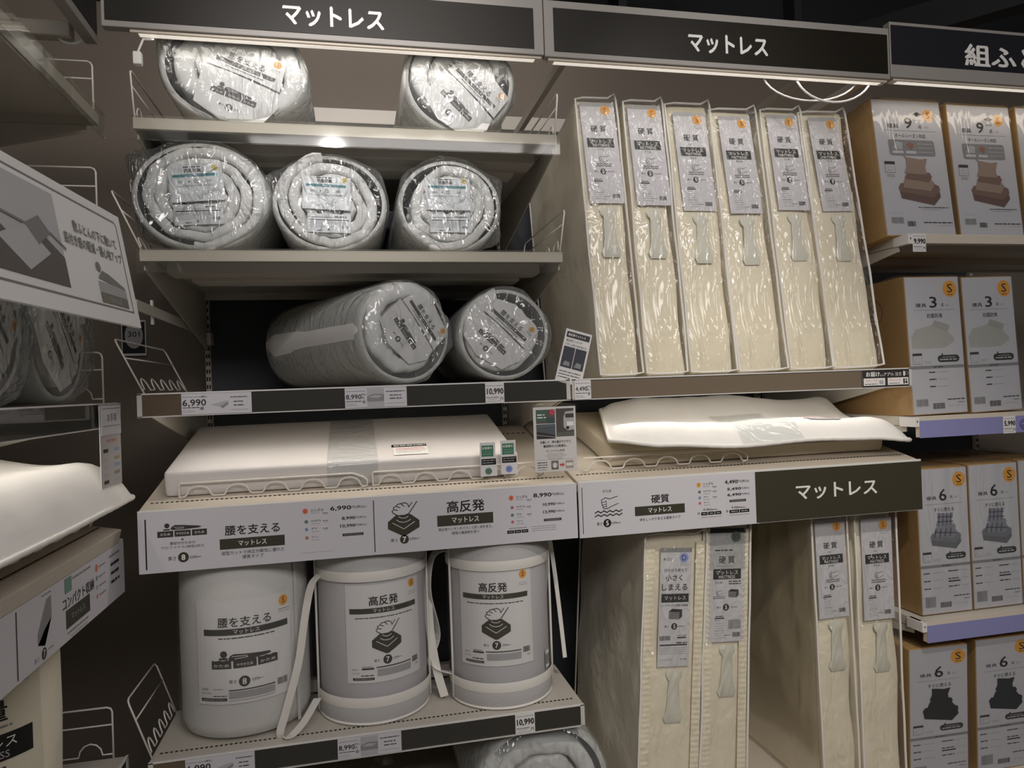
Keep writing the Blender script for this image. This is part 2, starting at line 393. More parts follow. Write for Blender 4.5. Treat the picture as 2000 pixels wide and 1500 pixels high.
def icon_fist(p, x, y, k, c=DKG):
    P = lambda a: [(x+u*k, y+v*k) for u, v in a]
    p.line(P([(14, 10), (2, 7), (-4, 9), (-10, 6), (-9, -1), (-7, -6), (-1, -6.5), (3, -4), (15, 0)]), 0.9*k, c, 2)
    p.line(P([(-9, 2.5), (-4, 3.5), (-3.5, 5.5)]), 0.7*k, c, 2); p.line(P([(-8.5, -1), (-3.5, 0)]), 0.7*k, c, 2); p.line(P([(-8, -3.5), (-3, -3)]), 0.7*k, c, 2); p.line(P([(-3, 4), (-2.6, -5)]), 0.7*k, c, 2)
    for dy in (-11, -16):
        p.line(P([(-20+i*4.44, dy+(1.9 if i % 2 else -0.6)) for i in range(10)]), 1.5*k, c, 2)
def art_hard(kind='S'):
    """upright insert of the folded hard mattresses; unit: 430 wide, 1215 tall, origin at the top centre, y up"""
    p = Print(); big = kind == 'D'
    W, H = (380, 1330) if big else (420, 1215)
    p.rect(-W/2, W/2, -H, 0, PAPER, 0); p.rect(-W/2, W/2, -50, 0, GRY if big else LGR, 1)
    cm = {'S': ORG, 'D': PERI, 'SD': mat('badge_dark_green', '50604F', 0.5)}[kind]
    p.circ(95, -92 if not big else -110, 58 if not big else 52, cm, 2, 20); p.text('S' if kind == 'S' else kind, 95, -92 if not big else -110, 56 if kind != 'SD' else 44, BLACK if kind != 'D' else mat('badge_navy', '2B3468', 0.5), 3)
    p.fine(50, 170, -172, 10, LGR); p.fine(60, 170, -195, 10, LGR)
    if big:
        p.circ(-140, -125, 15, GRY, 2, 12); p.fine(-110, -50, -115, 12, GRY); p.fine(-110, -50, -135, 12, GRY)
        p.text('ひろびろ使えて', 0, -250, 38, DKG, 3); p.text('小さく', -20, -335, 68, BLACK, 3, bold=0.01); p.text('しまえる', -10, -440, 72, BLACK, 3, bold=0.01)
        p.rect(-165, 165, -610, -515, BLACK, 2); p.text(MT, 0, -563, 46, WHT, 3)
        p.text('シングルサイズと同等の収納幅!', -5, -645, 26, DKG, 3, wid=330); yb = -750; y5 = -880; xs = 0
    else:
        p.text('硬 質', -10, -320 if kind == 'S' else -335, 78, BLACK, 3, bold=0.008)
        if kind == 'S': p.text('Hard', -22, -398, 16, GRY, 3)
        else: p.rect(-W/2, W/2, -440, 0, LGR, 1); p.fine(-150, 60, -235, 22, DKG); p.fine(-130, 60, -405, 10, GRY)
        p.rect(-165, 160, -545, -435, BLACK, 2); p.text(MT, -5, -475, 46, WHT, 3); p.text('MATTRESS', -5, -521, 32, WHT, 3, wid=190)
        if kind == 'S':
            p.text('かため', -10, -570, 24, DKG, 3); icon_fist(p, 5, -695, 4.8); y5 = -835
        else:
            p.text('かため', -100, -580, 24, DKG, 3); p.fine(20, 160, -570, 18, DKG); p.fine(20, 160, -595, 18, DKG); icon_fist(p, -95, -695, 3.4); y5 = -845
    if kind != 'S':   # folded stack drawing
        x, y, k = (10, -745, 1.0) if big else (75, -700, 0.75)
        P = lambda a: [(x+u*k, y+v*k) for u, v in a]
        p.poly(P([(-80, 35), (-40, 62), (80, 52), (45, 25)]), BLACK, 2); p.poly(P([(-80, 33), (45, 23), (45, -55), (-80, -45)]), GRY, 2); p.poly(P([(47, 23), (80, 50), (80, -25), (47, -55)]), DKG, 2)
        for i in range(5): p.line(P([(-80, 32-i*19), (45, 22-i*19), (80, 48-i*18)]), 4, BLACK, 3)
    p.text('厚さ', -95, y5, 22, DKG, 3); p.circ(-10 if not big else 0, y5, 37, BLACK, 2); p.text('5', -10 if not big else 0, y5, 42, WHT, 3, bold=0.02); p.fine(45, 125, y5, 14, GRY)
    y = y5-105
    if big:
        p.bars(-175, -40, y-50, y, n=18); p.rect(40, 150, y-30, y-16, BLACK, 2); p.fine(50, 150, y, 12); p.rect(-170, 160, y-110, y-95, BLACK, 2); p.fine(30, 160, y-80, 20, DKG)
        for i in range(4): p.fine(-170, 160, y-135-i*22, 10, LGR)
        p.fine(90, 160, y-265, 20, GRY); p.fine(-170, 0, y-265, 12, LGR)
    else:
        p.rect(-140, -30, y-18, y-4, DKG, 2); p.fine(-130, -40, y+10, 14, DKG); p.fine(-140, -80, y-35, 9)
        for i in range(7): p.fine(-140, -50+i*8, y-65-i*26, 9, LGR if i != 3 else GRY)
        p.bars(70, 165, y-215, y-165, n=14); p.fine(-20, 50, y-195, 12)
        if kind != 'S': p.rect(20, 170, y-130, y-30, LGR, 1); p.bars(22, 168, y-128, y-32, GRY, n=26)
    return p
def art_antibac():
    """see-through insert of the thin rolled mattresses; unit = teal bar 100"""
    p = Print(); p.rect(-58, 62, -62, 22, mat('label_film_paper', 'DADCDE', 0.4), 0)
    p.text('抗菌防臭', -4, 11, 9, DKG, 2, bold=0.02); p.fine(-24, 14, 19, 4, DKG)
    p.rect(-50, 50, -4, 2.5, TEAL, 1); p.fine(-24, 24, -0.8, 2, LGR); p.circ(46, 15, 7, mat('yellow_ink', 'C9B23C', 0.5), 1, 16); p.text('S', 46, 15, 6, DKG, 2)
    p.rect(-16.2, -11.8, -15.7, -14.3, BLACK, 2); p.rect(-14.7, -13.3, -17.2, -12.8, BLACK, 2); p.ring(2, -15, 5, 0.8, GRY); p.fine(-2, 6, -13, 2); p.fine(-2, 6, -17, 2)
    p.rect(-40, -28, -18, -12, LGR, 1); p.rect(24, 36, -18, -12, LGR, 1); p.fine(-42, 40, -24, 1.5, LGR); p.fine(-42, 40, -26, 1.5, LGR)
    p.rect(-50, 50, -82, -81, GRY, 1)
    return p
def art_antibac_low():
    p = Print(); p.rect(-54, 54, -32, 16, mat('label_film_paper', 'DADCDE', 0.4), 0)
    p.rect(-50, 50, -1, 1, BLACK, 2); p.fine(14, 44, 9, 3.4, DKG); p.fine(-50, 10, 6, 1.5, LGR)
    for i in range(5): p.fine(-50, 40, -5-i*3.4, 1.6, GRY if i < 2 else LGR)
    p.bars(32, 48, -22, -15, n=12); p.fine(-30, -16, -27, 2.6, DKG); p.circ(-2, -24, 3, GRY, 2, 8)
    return p
def stack_pic(p, x, y, k, cols, plaid=None):
    """pillow on folded bedding; about 40 wide, 40 tall"""
    P = lambda a: [(x+u*k, y+v*k) for u, v in a]
    c1, c2, c3 = cols
    p.poly(P([(-20, -10), (-19, -16), (14, -22), (22, -14), (21, -8)]), c3, 1); p.poly(P([(-21, -6), (-18, -2), (16, -2), (21, -4), (22, -8), (14, -15), (-20, -10)]), c2, 2)
    p.poly(P([(-15, -1), (-13, 4), (14, 2), (17, -2), (12, -9), (-16, -6)]), c1, 3); p.poly(P([(-13, 4), (-9, 9), (13, 8), (15, 4), (11, -1), (-13, 2)]), c2 if plaid is None else c1, 4)
    p.poly(P([(-10, 22), (-2, 21), (4, 20), (12, 21), (9, 13), (10, 6), (-13, 7), (-10, 14)]), c1, 5)
    if plaid:
        for i in range(4): p.line(P([(-8+i*5.5, 21), (-9.5+i*5.5, 7)]), 1.4*k, plaid, 6); p.line(P([(-13+i*7, 3), (-15+i*7, -6)]), 1.8*k, plaid, 6)
        for v in (17, 11.5): p.line(P([(-10, v), (10.5, v-0.6)]), 1.3*k, plaid, 6)
        p.line(P([(-15, -0.5), (15, -3)]), 1.4*k, plaid, 6)
def art_box(n, kind, cols=None, plaid=None):
    """front of a bedding set carton; unit: 100 wide; origin bottom left"""
    H = {'9': 176, '3': 212, '6': 246}[n]; p = Print(); p.rect(0, 100, 0, H, mat('carton_paper', 'CCC9CE', 0.5), 0); t = H
    sx, sy, sr, num, nh, ly, suby, subw, suby_h = {'9': (81, 18.6, 7.8, 29.5, 14, 40, 46.5, 46, 5.4), '3': (83, 18.5, 13, 39, 17, 51, 60, 29, 7), '6': (84, 20, 13, 45, 20, 60.5, 70, 40, 7)}[n]
    p.circ(sx, t-sy, sr, ORG, 1, 24); p.text('S', sx, t-sy+(0 if n == '9' else 1), sr*1.05, BLACK, 3, wid=sr*0.75)
    if n != '9': p.fine(sx-5, sx+5, t-sy-9, 1.8, DKG)
    else: p.ring(65, t-17, 8, 0.4, LGR, 1); p.poly([(57.5, t-17.5), (65, t-14.5), (72, t-17.5), (65, t-21)], BLACK, 2); p.fine(60, 70, t-25.5, 1.6)
    p.text(n, 50, t-num, nh, BLACK, 3, bold=0.008, wid={'9': 11, '3': 13, '6': 14.5}[n]); p.text('寝具', 27 if n == '9' else 27, t-num-4.5, 6.2, DKG, 3, wid=16 if n == '9' else 20); p.text('点', 67, t-num-4.2, 5.4, DKG, 3); p.text('入り', 76, t-num-4.8, 3.4, GRY, 3)
    p.rect(13, 90, t-ly-0.3, t-ly+0.3, GRY, 1); p.text({'9': 'オールシーズン対応', '3': '抗菌防臭', '6': 'すぐに使える'}[n], 51, t-suby, suby_h, DKG, 3, wid=subw)
    P0 = mat('carton_paper', 'CCC9CE', 0.5)
    def window(x, y, w=17, h=18):
        p.rect(x, x+w, y, y+h, GRY, 1); p.rect(x+.7, x+w-.7, y+.7, y+h-4, P0, 2); p.rect(x, x+w, y+h-3.6, y+h, DKG, 3); p.rect(x+4, x+w-3.5, y+3, y+h-7, LGR, 3); p.rect(x+4.7, x+w-4.2, y+3.7, y+h-7.7, P0, 4)
    if n == '9':
        BG = mat('bubble_grey', '8D8A8C', 0.6)
        p.poly([(17, t-54), (19, t-52), (83, t-52), (85, t-54), (85.5, t-71), (83, t-73), (40, t-73), (41, t-78), (36, t-73), (20, t-73), (18, t-71)], BG, 1)
        p.poly([(23, t-64), (29, t-54), (38, t-56), (37, t-65)], LGR, 2); p.poly([(43, t-59), (48, t-55), (55, t-57), (51, t-65)], mat('brown_print', '9A6A55', 0.6), 2); p.rect(22, 38, t-70, t-66.5, P0, 2); p.rect(42, 57, t-70, t-66.5, P0, 2)
        for i in range(3): p.fine(60, 82, t-57-i*5.4, 1.8, LGR)
        window(8, t-96, 15, 15); p.fine(10, 21, t-98.5, 1.4); p.fine(10, 21, t-100.5, 1)
        stack_pic(p, 54, 70, 1.42, cols); p.fine(50, 94, t-140, 1.6, DKG); p.fine(54, 84, t-142.6, 0.8, GRY)
        p.rect(8, 26, t-148, t-147.4, LGR, 1); p.bars(8, 26, t-161, t-153, GRY, n=24); p.bars(31, 43, t-164.5, t-158, DKG, n=16); p.fine(55, 97, t-159.5, 2.2, DKG); p.fine(75, 97, t-163, 1, LGR)
    else:
        if n == '3':
            top = t-67
            p.poly([(5, top-26), (14, top-14), (44, top-8), (50, top), (64, top-4), (78, top-9), (74, top-18), (84, top-28), (86, top-33), (68, top-43), (36, top-44), (6, top-43)], cols[0], 1)
            p.poly([(50, top), (64, top-4), (78, top-9), (72, top-18), (46, top-10)], cols[1], 2)
        else: stack_pic(p, 52, t-107, 1.45, cols, plaid)
        yb = t-135 if n == '3' else t-158
        window(5, yb, 17, 17); p.fine(26, 40, yb+4, 1.6, LGR); p.fine(26, 38, yb+1.6, 1.4, LGR)
        x0, x1, y0, y1 = 51, 92, yb+2, yb+13; r = 5
        p.poly([(x0+r, y0), (x1-r, y0), (x1-1, y0+2), (x1, y0+6), (x1-1, y1-2), (x1-r, y1), (x0+11, y1), (x0+9, y1+4), (x0+7.5, y1), (x0+r, y1-0.3), (x0+1, y1-2), (x0, y0+6), (x0+1, y0+2)], DKG, 1)
        p.fine(60, 84, y1-3.5, 1.6, LGR); p.fine(55, 88, y0+4, 2.6, P0)
        yg = t-140 if n == '3' else t-166; p.rect(0, 100, yg-2.4, yg+2.4, GRY, 1); p.fine(42, 60, yg, 2, DKG, 2)
        if n == '3':
            for i in range(3): p.fine(33, 46, yg-8-i*11, 2.8, DKG); p.fine(50, 68, yg-8-i*11, 1.8, LGR)
            p.bars(6, 28, t-200, t-189, GRY, n=26); p.bars(36, 58, t-205, t-196, DKG, n=24); p.fine(64, 96, t-191, 2.4, DKG); p.fine(84, 96, t-196, 2.2, GRY); p.fine(64, 92, t-201, 1, LGR)
        else:
            for i in range(3):
                p.fine(5, 18, yg-11-i*13, 2.8, DKG); p.fine(24, 42, yg-11-i*13, 1.8, LGR); p.fine(54, 76, yg-10-i*13, 2.6, DKG); p.fine(80, 95, yg-10-i*13, 1.6, LGR)
            p.rect(54, 78, yg-28.5, yg-26.4, BLACK, 2)
            p.bars(6, 28, t-235, t-217, GRY, n=26); p.bars(36, 58, t-237, t-228, DKG, n=24); p.fine(64, 96, t-219, 2.4, DKG); p.fine(84, 96, t-225, 2.2, GRY); p.fine(64, 92, t-232, 1, LGR)
    return p
def art_price(pr, W=60, H=58, kind='plain', tint=PAPERW):
    """shelf price tag, origin at the bottom left, unit = mm"""
    p = Print(); p.rect(0, W, 0, H, tint, 0)
    tw = min(W, 60)
    p.fine(3, tw-4, H-9, 2.2, GRY)
    if kind == 'big':
        p.text(pr, tw*0.52, H*0.56, 19, BLACK, 2, bold=0.03, wid=tw*0.86); p.text('円', tw*0.86, H*0.2, 9, DKG, 2); p.fine(3, tw*0.7, H*0.28, 2.6, DKG); p.fine(8, tw*.6, H*.2, 1.6); p.fine(3, tw*.8, H*.1, 1.6)
    else:
        p.text(pr, 3, H*0.54, 20 if kind == 'wide' else 15, BLACK, 2, 'l', bold=0.012, wid=tw*(0.98 if kind == 'wide' else 0.70)); p.text('(税込)', tw*0.86+(6 if kind == 'wide' else 0), H*(0.66 if kind != 'wide' else 0.84), 6.5, DKG, 2, wid=tw*.24); p.text('円', tw*0.82, H*(0.48 if kind != 'wide' else .25), 7, DKG, 2); p.fine(3, tw*0.75, H*0.33, 3, DKG); p.fine(3, tw*.5, H*.2, 1.6); p.fine(3, tw*.6, H*.12, 1.4); p.rect(tw*.8, tw*.93, H*.22, H*.36, GRY, 2)
    if kind == 'wide':
        p.poly([(72, H*.42), (100, H*.56), (118, H*.62), (118, H*.46), (104, H*.26), (98, H*.34)], LGR, 1); p.poly([(98, H*.34), (118, H*.56), (118, H*.44), (104, H*.25)], GRY, 2)
        p.fine(124, 168, H*.78, 3, DKG); p.fine(132, 158, H*.56, 4, DKG); p.fine(132, 160, H*.38, 4, DKG); p.fine(124, 168, H*.16, 1.5)
    if kind == 'photo':
        p.rect(61, 108, 2, H-2, LGR, 1); p.poly([(61, H*.55), (80, H*.68), (108, H*.66), (108, H*.3), (61, H*.3)], GRY, 2); p.poly([(64, H*.5), (82, H*.62), (104, H*.58), (92, H*.46)], LGR, 3)
        p.fine(114, 166, H*.78, 3.4, DKG); p.fine(124, 156, H*.58, 4, DKG); p.fine(124, 158, H*.42, 4, DKG); p.fine(114, 166, H*.18, 1.5)
    return p
# ---------------------------------------------------------------- the room
def slab(name, x0, x1, y0, y1, z0, z1, m): return struct(MB().box(x0, x1, y0, y1, z0, z1, m).build(name))
slab('wall_back', -3.2, 4.2, 1.10, 1.20, 0, 3.7, WALLM)
slab('trim_1', -3.2, 4.2, 1.07, 1.10, 3.12, 3.7, mat('dark_upper_wall', '232429', 0.8))
slab('wall_left', -3.2, -3.1, -4.2, 1.10, 0, 3.7, WALLM)
slab('floor', -3.2, 4.2, -4.2, 1.2, -0.1, 0, mat('floor_tile', '8A8378', 0.4, var=(2, 0.05)))
ce = slab('ceiling', -3.2, 4.2, -4.2, 1.2, 3.7, 3.8, mat('dark_ceiling', '1B1C21', 0.8))
BEAM = mat('ceiling_beam_paint', '2C2D32', 0.6)
for i, (a, b) in enumerate((((0.2, 1.05, 3.2), (1.5, -3.9, 3.2)), ((1.9, 1.05, 3.1), (3.9, -1.4, 3.1)), ((0.9, 1.05, 3.45), (0.9, -4, 3.45)))):
    d = (Vector(b)-Vector(a)); L = d.length; m = MB().box(0, L, -0.05, 0.05, 0, 0.14, BEAM)
    o = m.build('ceiling_beam', ce); o.location = a; o.rotation_euler = (0, 0, math.atan2(d.y, d.x))
for i in range(8):
    MB().box(-3.0+i*0.9, -2.96+i*0.9, 0.98, 1.07, 3.12, 3.7, BEAM).build('ceiling_rib', ce)

# ---------------------------------------------------------------- shelving
LIP = film('clear_rail_cover', haze=0.015, gloss=0.07, scale=3, strength=0.25, rough=0.05, tint='FAFAF8')
STRIPB = {'o': OLIVE, 'l': LAV, 'b': mat('brown_grey_strip', '857564', 0.3, var=(1.5, 0.1)), 't': mat('tan_strip', '66523C', 0.35)}
def shelf_part(u, x0, x1, z, depth=0.86, rail='lip', segs=None, brk=0.19, ribs=(0.16, 0.24), y0=0.0, tilt=0.0, back=0.0):
    b = MB(); zt = z
    b.box(x0, x1, y0, y0+depth, zt-0.004, zt, CREAM2).box(x0, x1, y0, y0+0.012, zt-0.030, zt-0.004, CREAM2)
    b.box(x0, x0+0.003, y0+.012, y0+depth, zt-0.030, zt-0.004, CREAM2).box(x1-0.003, x1, y0+.012, y0+depth, zt-0.030, zt-0.004, CREAM2)
    b.box(x0, x1, y0+depth-0.012, y0+depth, zt-0.03, zt-0.004, CREAM2)
    s = b.build('shelf', u)
    if tilt: s.rotation_euler = (tilt, 0, 0)
    for k, r in enumerate(ribs):
        zb = 0.034+0.012*k
        MB().box(x0+0.03+0.05*k, x1-0.03-0.05*k, y0+r, y0+r+0.10, zt-0.004-zb, zt-0.0045, CREAM2).build('shelf_rib', s, bevel=0.002)
    if brk:
        for x in (x0+0.002, x1-0.006):
            MB().prism([(y0+0.03, zt-0.032), (y0+0.03, zt-0.05), (y0+depth, zt-0.032-brk), (y0+depth, zt-0.032)], 0, x, x+0.004, CREAM2).build('bracket', s)
    if rail == 'lip':
        r = MB().box(x0-0.005, x1+0.005, y0-0.014, y0-0.012, zt-0.062, zt+0.002, LIP).box(x0-0.005, x1+0.005, y0-0.014, y0-0.001, zt, zt+0.002, LIP).box(x0-.005, x1+.005, y0-.015, y0-.006, zt-.064, zt-.062, LIP)
        r.build('rail_cover', s)
    elif rail == 'strip':
        r = MB().box(x0, x1, y0-0.016, y0-0.0005, zt-0.058, zt, CREAM2)
        for x_ in (x0, x1-0.012): r.box(x_, x_+0.012, y0-0.022, y0-0.016, zt-0.06, zt+0.002, PAPERW)
        r.box(x0, x1, y0-0.022, y0-0.016, zt-0.001, zt+0.003, PAPERW).box(x0, x1, y0-0.022, y0-0.016, zt-0.061, zt-0.058, PAPERW)
        r.build('price_rail', s)
        for (a, c, k) in segs or ((x0+0.012, x1-0.012, 'o'),):
            MB().box(a, c, y0-0.0185, y0-0.0162, zt-0.0575, zt-0.0015, STRIPB[k]).build('rail_strip', s)
        MB().box(x0+.001, x1-.001, y0-0.0235, y0-0.0225, zt-0.059, zt, LIP).build('rail_cover', s)
    return s
def unit(label, loc, rz=0, W=1.2, H=2.66, base=0.08, depth=0.95, left=True, right=True, panel=True, ubase=True):
    u = thing('shelving_unit', label, 'shelving', loc, (0, 0, rz), 'bays of store shelving')
    for x in ([-W] if left else [])+([0] if right else []):
        b = MB().box(x-0.02 if x == 0 else x, x if x == 0 else x+0.02, depth-0.04, depth, 0, H, CREAM2)
        up_ = b.build('upright', u, bevel=0.002)
        sl = MB(); xs = x-0.02 if x == 0 else x; z = 0.3
        while z < H-0.1:
            for q in (0.003, 0.012): sl.box(xs+q, xs+q+0.005, depth-0.0408, depth-0.0402, z, z+0.016, BLK)
            z += 0.03
        sl.build('slot_row', up_)['kind'] = 'stuff'
    if panel: MB().box(-W+0.02, -0.02, depth-0.02, depth-0.01, 0.1, H-0.06, DARKP).build('back_panel', u)
    MB().box(-W+0.02, -0.02, depth-0.035, depth-0.005, H-0.06, H, CREAM2).build('crossbar', u, bevel=0.004)
    MB().box(-W+0.02, -0.02, depth-0.035, depth-0.021, 2.48, 2.53, CREAM2).build('crossbar', u, bevel=0.004)
    if ubase:
        MB().box(-W, 0, 0.02, depth, 0, base, CREAM2).box(-W, 0, 0.02, depth-0.04, base, base+0.004, CREAM).build('base_deck', u)
    return u
u1 = unit('cream shelving bay holding the rolled mattresses, left of the upright cream cases', (0, 0, 0))
shelf_part(u1, -1.19, -0.01, 2.256)
shelf_part(u1, -1.185, -0.005, 1.900)
shelf_part(u1, -1.198, -0.002, 1.511, rail='strip', segs=((-1.186, -1.088, 't'), (-1.088, -0.014, 'o')))
TILT = math.atan(0.2126)
def display_shelf(u, x0, x1, z):
    b = MB(); b.box(x0, x1, -0.03, 0.64, -0.012, 0, CREAM).box(x0, x1, -0.03, -0.02, -0.035, -0.012, CREAM).box(x0, x0+0.004, -0.02, 0.64, -0.04, -0.012, CREAM).box(x1-0.004, x1, -0.02, .64, -0.04, -0.012, CREAM)
    s = b.build('display_shelf', u, loc=(0, 0, z), rot=(TILT, 0, 0), bevel=0.001)
    h = MB(); n = 92
    for i in range(n):
        x = x0+0.02+(x1-x0-0.04)*i/(n-1); h.box(x-0.004, x+0.003, 0.018, 0.024, 0.0002, 0.0008, BLK)
    h.build('perforation', s)['kind'] = 'stuff'
    h = MB()
    for i in range(60):
        x = x0+0.02+(x1-x0-0.04)*i/59; h.box(x-0.006, x+0.005, 0.53, 0.538, 0.0002, 0.0008, BLK)
    h.build('perforation', s)['kind'] = 'stuff'
    for x in (x0, x1-0.006):
        MB().prism([(0.04, -0.012), (0.04, -0.05), (0.93, 0.02), (0.93, 0.12), (0.6, 0.1)], 0, x, x+0.004, CREAM2).build('bracket', s).rotation_euler = (-TILT, 0, 0)
    MB().box(x0+.02, x1-.02, 0.64, 0.645, -0.04, 0.0, CREAM).build('shelf_rib', s)
    return s
display_shelf(u1, -1.2, -0.004, 1.212)
sb = shelf_part(u1, -1.19, -0.006, 0.553, depth=0.30, rail='strip', brk=0, ribs=(0.16,), y0=-0.04, segs=((-1.178, -1.10, 't'), (-1.10, -0.018, 'o')))
h = MB()
for i in range(92):
    x = -1.17+1.14*i/91; h.box(x-0.004, x+0.003, -0.012, -0.006, 0.5532, 0.5538, BLK)
h.build('perforation', sb)['kind'] = 'stuff'
MB().box(-1.18, -0.02, 0.33, 0.36, 0.53, 0.57, CREAM2).build('crossbar', u1, bevel=0.003)
for x in (-1.185, -0.02): MB().box(x, x+0.012, 0.2, 0.93, 0.505, 0.525, CREAM2).build('support_arm', u1)
# bar and clamp on the left side of the bay
MB().box(-1.196, -1.190, -0.02, 0.92, 1.735, 1.765, CREAM2).build('side_bar', u1, bevel=0.001)
MB().box(-1.203, -1.197, 0.16, 0.175, 1.715, 1.785, PAPERW).build('clamp', u1)
MB().box(-1.19, -1.165, 0.84, 0.9, 1.70, 1.745, PAPERW).build('clamp', u1, bevel=0.002)

u2 = unit('cream shelving bay holding the upright folded mattresses in cream cases', (1.2, 0, 0), left=False)
shelf_part(u2, -1.196, -0.004, 1.511, rail='strip', segs=((-1.184, -0.016, 'b'),))
display_shelf(u2, -1.196, -0.006, 1.215)
u3 = unit('shelving bay with lavender rails holding the boxed bedding sets', (2.4, 0, 0), left=False)
shelf_part(u3, -1.195, -0.004, 1.964, depth=0.6, rail='plain', brk=0.1, ribs=(0.1, 0.3))
MB().box(-1.195, -0.004, -0.016, -0.001, 1.934, 1.966, CREAM).build('price_rail', u3, bevel=0.002)
for z in (1.345, 0.653):
    s_ = shelf_part(u3, -1.19, -0.004, z, depth=0.6, rail='plain', brk=0.1)
    MB().box(-1.178, -0.004, -0.018, -0.001, z-0.068, z+0.002, CREAM).box(-1.178, -0.004, -0.020, -0.018, z-0.07, z-0.012, LAV).build('price_rail', s_)
for z in (1.950, 1.331, 0.639):   # bracket ends with their bolt holes
    MB().box(-1.197, -1.179, -0.020, 0.05, z-0.018, z+0.014, PAPERW).box(-1.189, -1.186, -0.0207, -0.0203, z-0.004, z+0.003, BLK).build('bracket_end', u3)
ul = unit('cream shelving bay running towards the viewer along the near side wall', (-1.276, 0.013, 0), rz=PI/2, depth=0.86, panel=True)
shelf_part(ul, -1.19, -0.002, 2.262, depth=0.8, ribs=(0.3,))
shelf_part(ul, -1.19, -0.004, 1.97, depth=0.8)
shelf_part(ul, -1.19, -0.004, 1.490, rail='strip', depth=0.8)
display_shelf(ul, -1.2, -0.03, 1.165)
shelf_part(ul, -1.19, -0.01, 0.553, rail='strip', depth=0.8)

# ---------------------------------------------------------------- header signs
FRM = mat('sign_frame_grey', '9E9A94', 0.45); SGN = mat('sign_panel_olive', '211E17', 0.40, spec=0.25); SGN2 = mat('sign_panel_grey', '26262C', 0.42, spec=0.25)
def header(label, x0, x1, z0, z1, pz0, pz1, px0, px1, text, tx, tz, th, tw, m=SGN, loc=(0, 0, 0), rz=0, y=-0.05):
    t = thing('header_sign', label, 'sign', loc, (0, 0, rz), 'header signs over the bays')
    MB().box(x0, x1, y, y+0.03, z0, z1, FRM).build('frame', t, bevel=0.002)
    MB().box(px0, px1, y-0.002, y, pz0, pz1, m).build('panel', t)
    for x in (x0+0.12, x1-0.15): MB().box(x, x+0.02, y+0.03, 0.9, z1-0.08, z1-0.05, CREAM2).build('arm', t)
    if text:
        p = Print(); p.text(text, 0, 0, th, WHT, 0, bold=0.03, wid=tw); p.build('lettering', flat(1, y-0.0024, tz, tx), t)
    return t
header('long dark olive header sign above the two top rolled mattresses', -1.245, -0.054, 2.473, 2.65, 2.489, 2.608, -1.236, -0.084, MT, -0.655, 2.537, 0.056, 0.27)
header('dark olive header sign above the six upright cream cases', -0.052, 1.131, 2.470, 2.638, 2.486, 2.615, -0.023, 1.122, MT, 0.545, 2.542, 0.058, 0.27)
header('dark grey header sign above the boxed bedding sets', 1.134, 2.33, 2.478, 2.662, 2.520, 2.650, 1.138, 2.32, '組ふとん', 1.638, 2.570, 0.072, 0.42, m=SGN2)
header('header sign seen edge-on at the end of the side shelving', -1.19, 0.004, 2.452, 2.64, 2.476, 2.60, -1.18, -0.006, MT, -0.6, 2.54, 0.056, 0.27, m=SGN2, loc=(-1.276, 0.013, 0), rz=PI/2, y=-0.002)

# lamps of the shelving
LAMP = mat('lamp_diffuser', (1.0, 0.93, 0.83, 1), emis=0.75)
def strip_lamp(label, x0, x1, y, z, power, loc=(0, 0, 0), rz=0, tgt=(0, 0.25, -0.6), col=WARM, sx=0.03):
    t = thing('strip_lamp', label, 'lamp', loc, (0, 0, rz), 'strip lamps of the shelving')
    MB().box(x0, x1, y-0.012, y+0.018, z, z+0.008, CREAM).build('housing', t, bevel=0.002)
    MB().box(x0+0.02, x1-0.02, y-0.006, y+0.012, z-0.0012, z-0.0002, LAMP).build('diffuser', t)
    l = bpy.data.lights.new('lamp_light', 'AREA'); l.shape = 'RECTANGLE'; l.size = x1-x0-0.06; l.size_y = sx; l.energy = power; l.color = col
    o = bpy.data.objects.new('lamp_light', l); COL.objects.link(o); o.parent = t; o.location = ((x0+x1)/2, y+0.008, z-0.006)
    o.rotation_euler = Vector(tgt).to_track_quat('-Z', 'Y').to_euler()
    return t
strip_lamp('slim strip lamp under the header sign, over the two top rolls', -1.18, -0.06, -0.030, 2.465, 0.5)
strip_lamp('slim strip lamp under the header sign, over the six cream cases', -0.04, 1.125, -0.030, 2.462, 0.5)
strip_lamp('slim strip lamp under the header sign, over the two cartons marked nine', 1.15, 2.3, -0.030, 2.470, 0.6, col=(1, 0.85, 0.66))
strip_lamp('slim strip lamp under the shelf, over the flat display mattress', -1.15, -0.05, 0.035, 1.470, 1.15)
strip_lamp('slim strip lamp under the shelf, over the puffy display futon', 0.05, 1.15, 0.035, 1.470, 1.25)
strip_lamp('slim strip lamp under the side shelf, over the side display futon', -1.15, -0.05, 0.035, 1.452, 0.9, loc=(-1.276, 0.013, 0), rz=PI/2)
# lamp bar standing out at the top corner of the side shelving
t = thing('lamp_arm', 'cream bar with a cable loop at the top near corner', 'lamp', (0, 0, 0))
MB().box(-1.46, -1.33, -0.02, 0.02, 2.455, 2.495, CREAM2).build('bar', t, bevel=0.003)
MB().tube([(-1.335+0.030*math.cos(a*PI/8), 0.0, 2.465+0.022*math.sin(a*PI/8)) for a in range(8, 17)], 0.004, WHT).build('cable_loop', t, smooth=True)

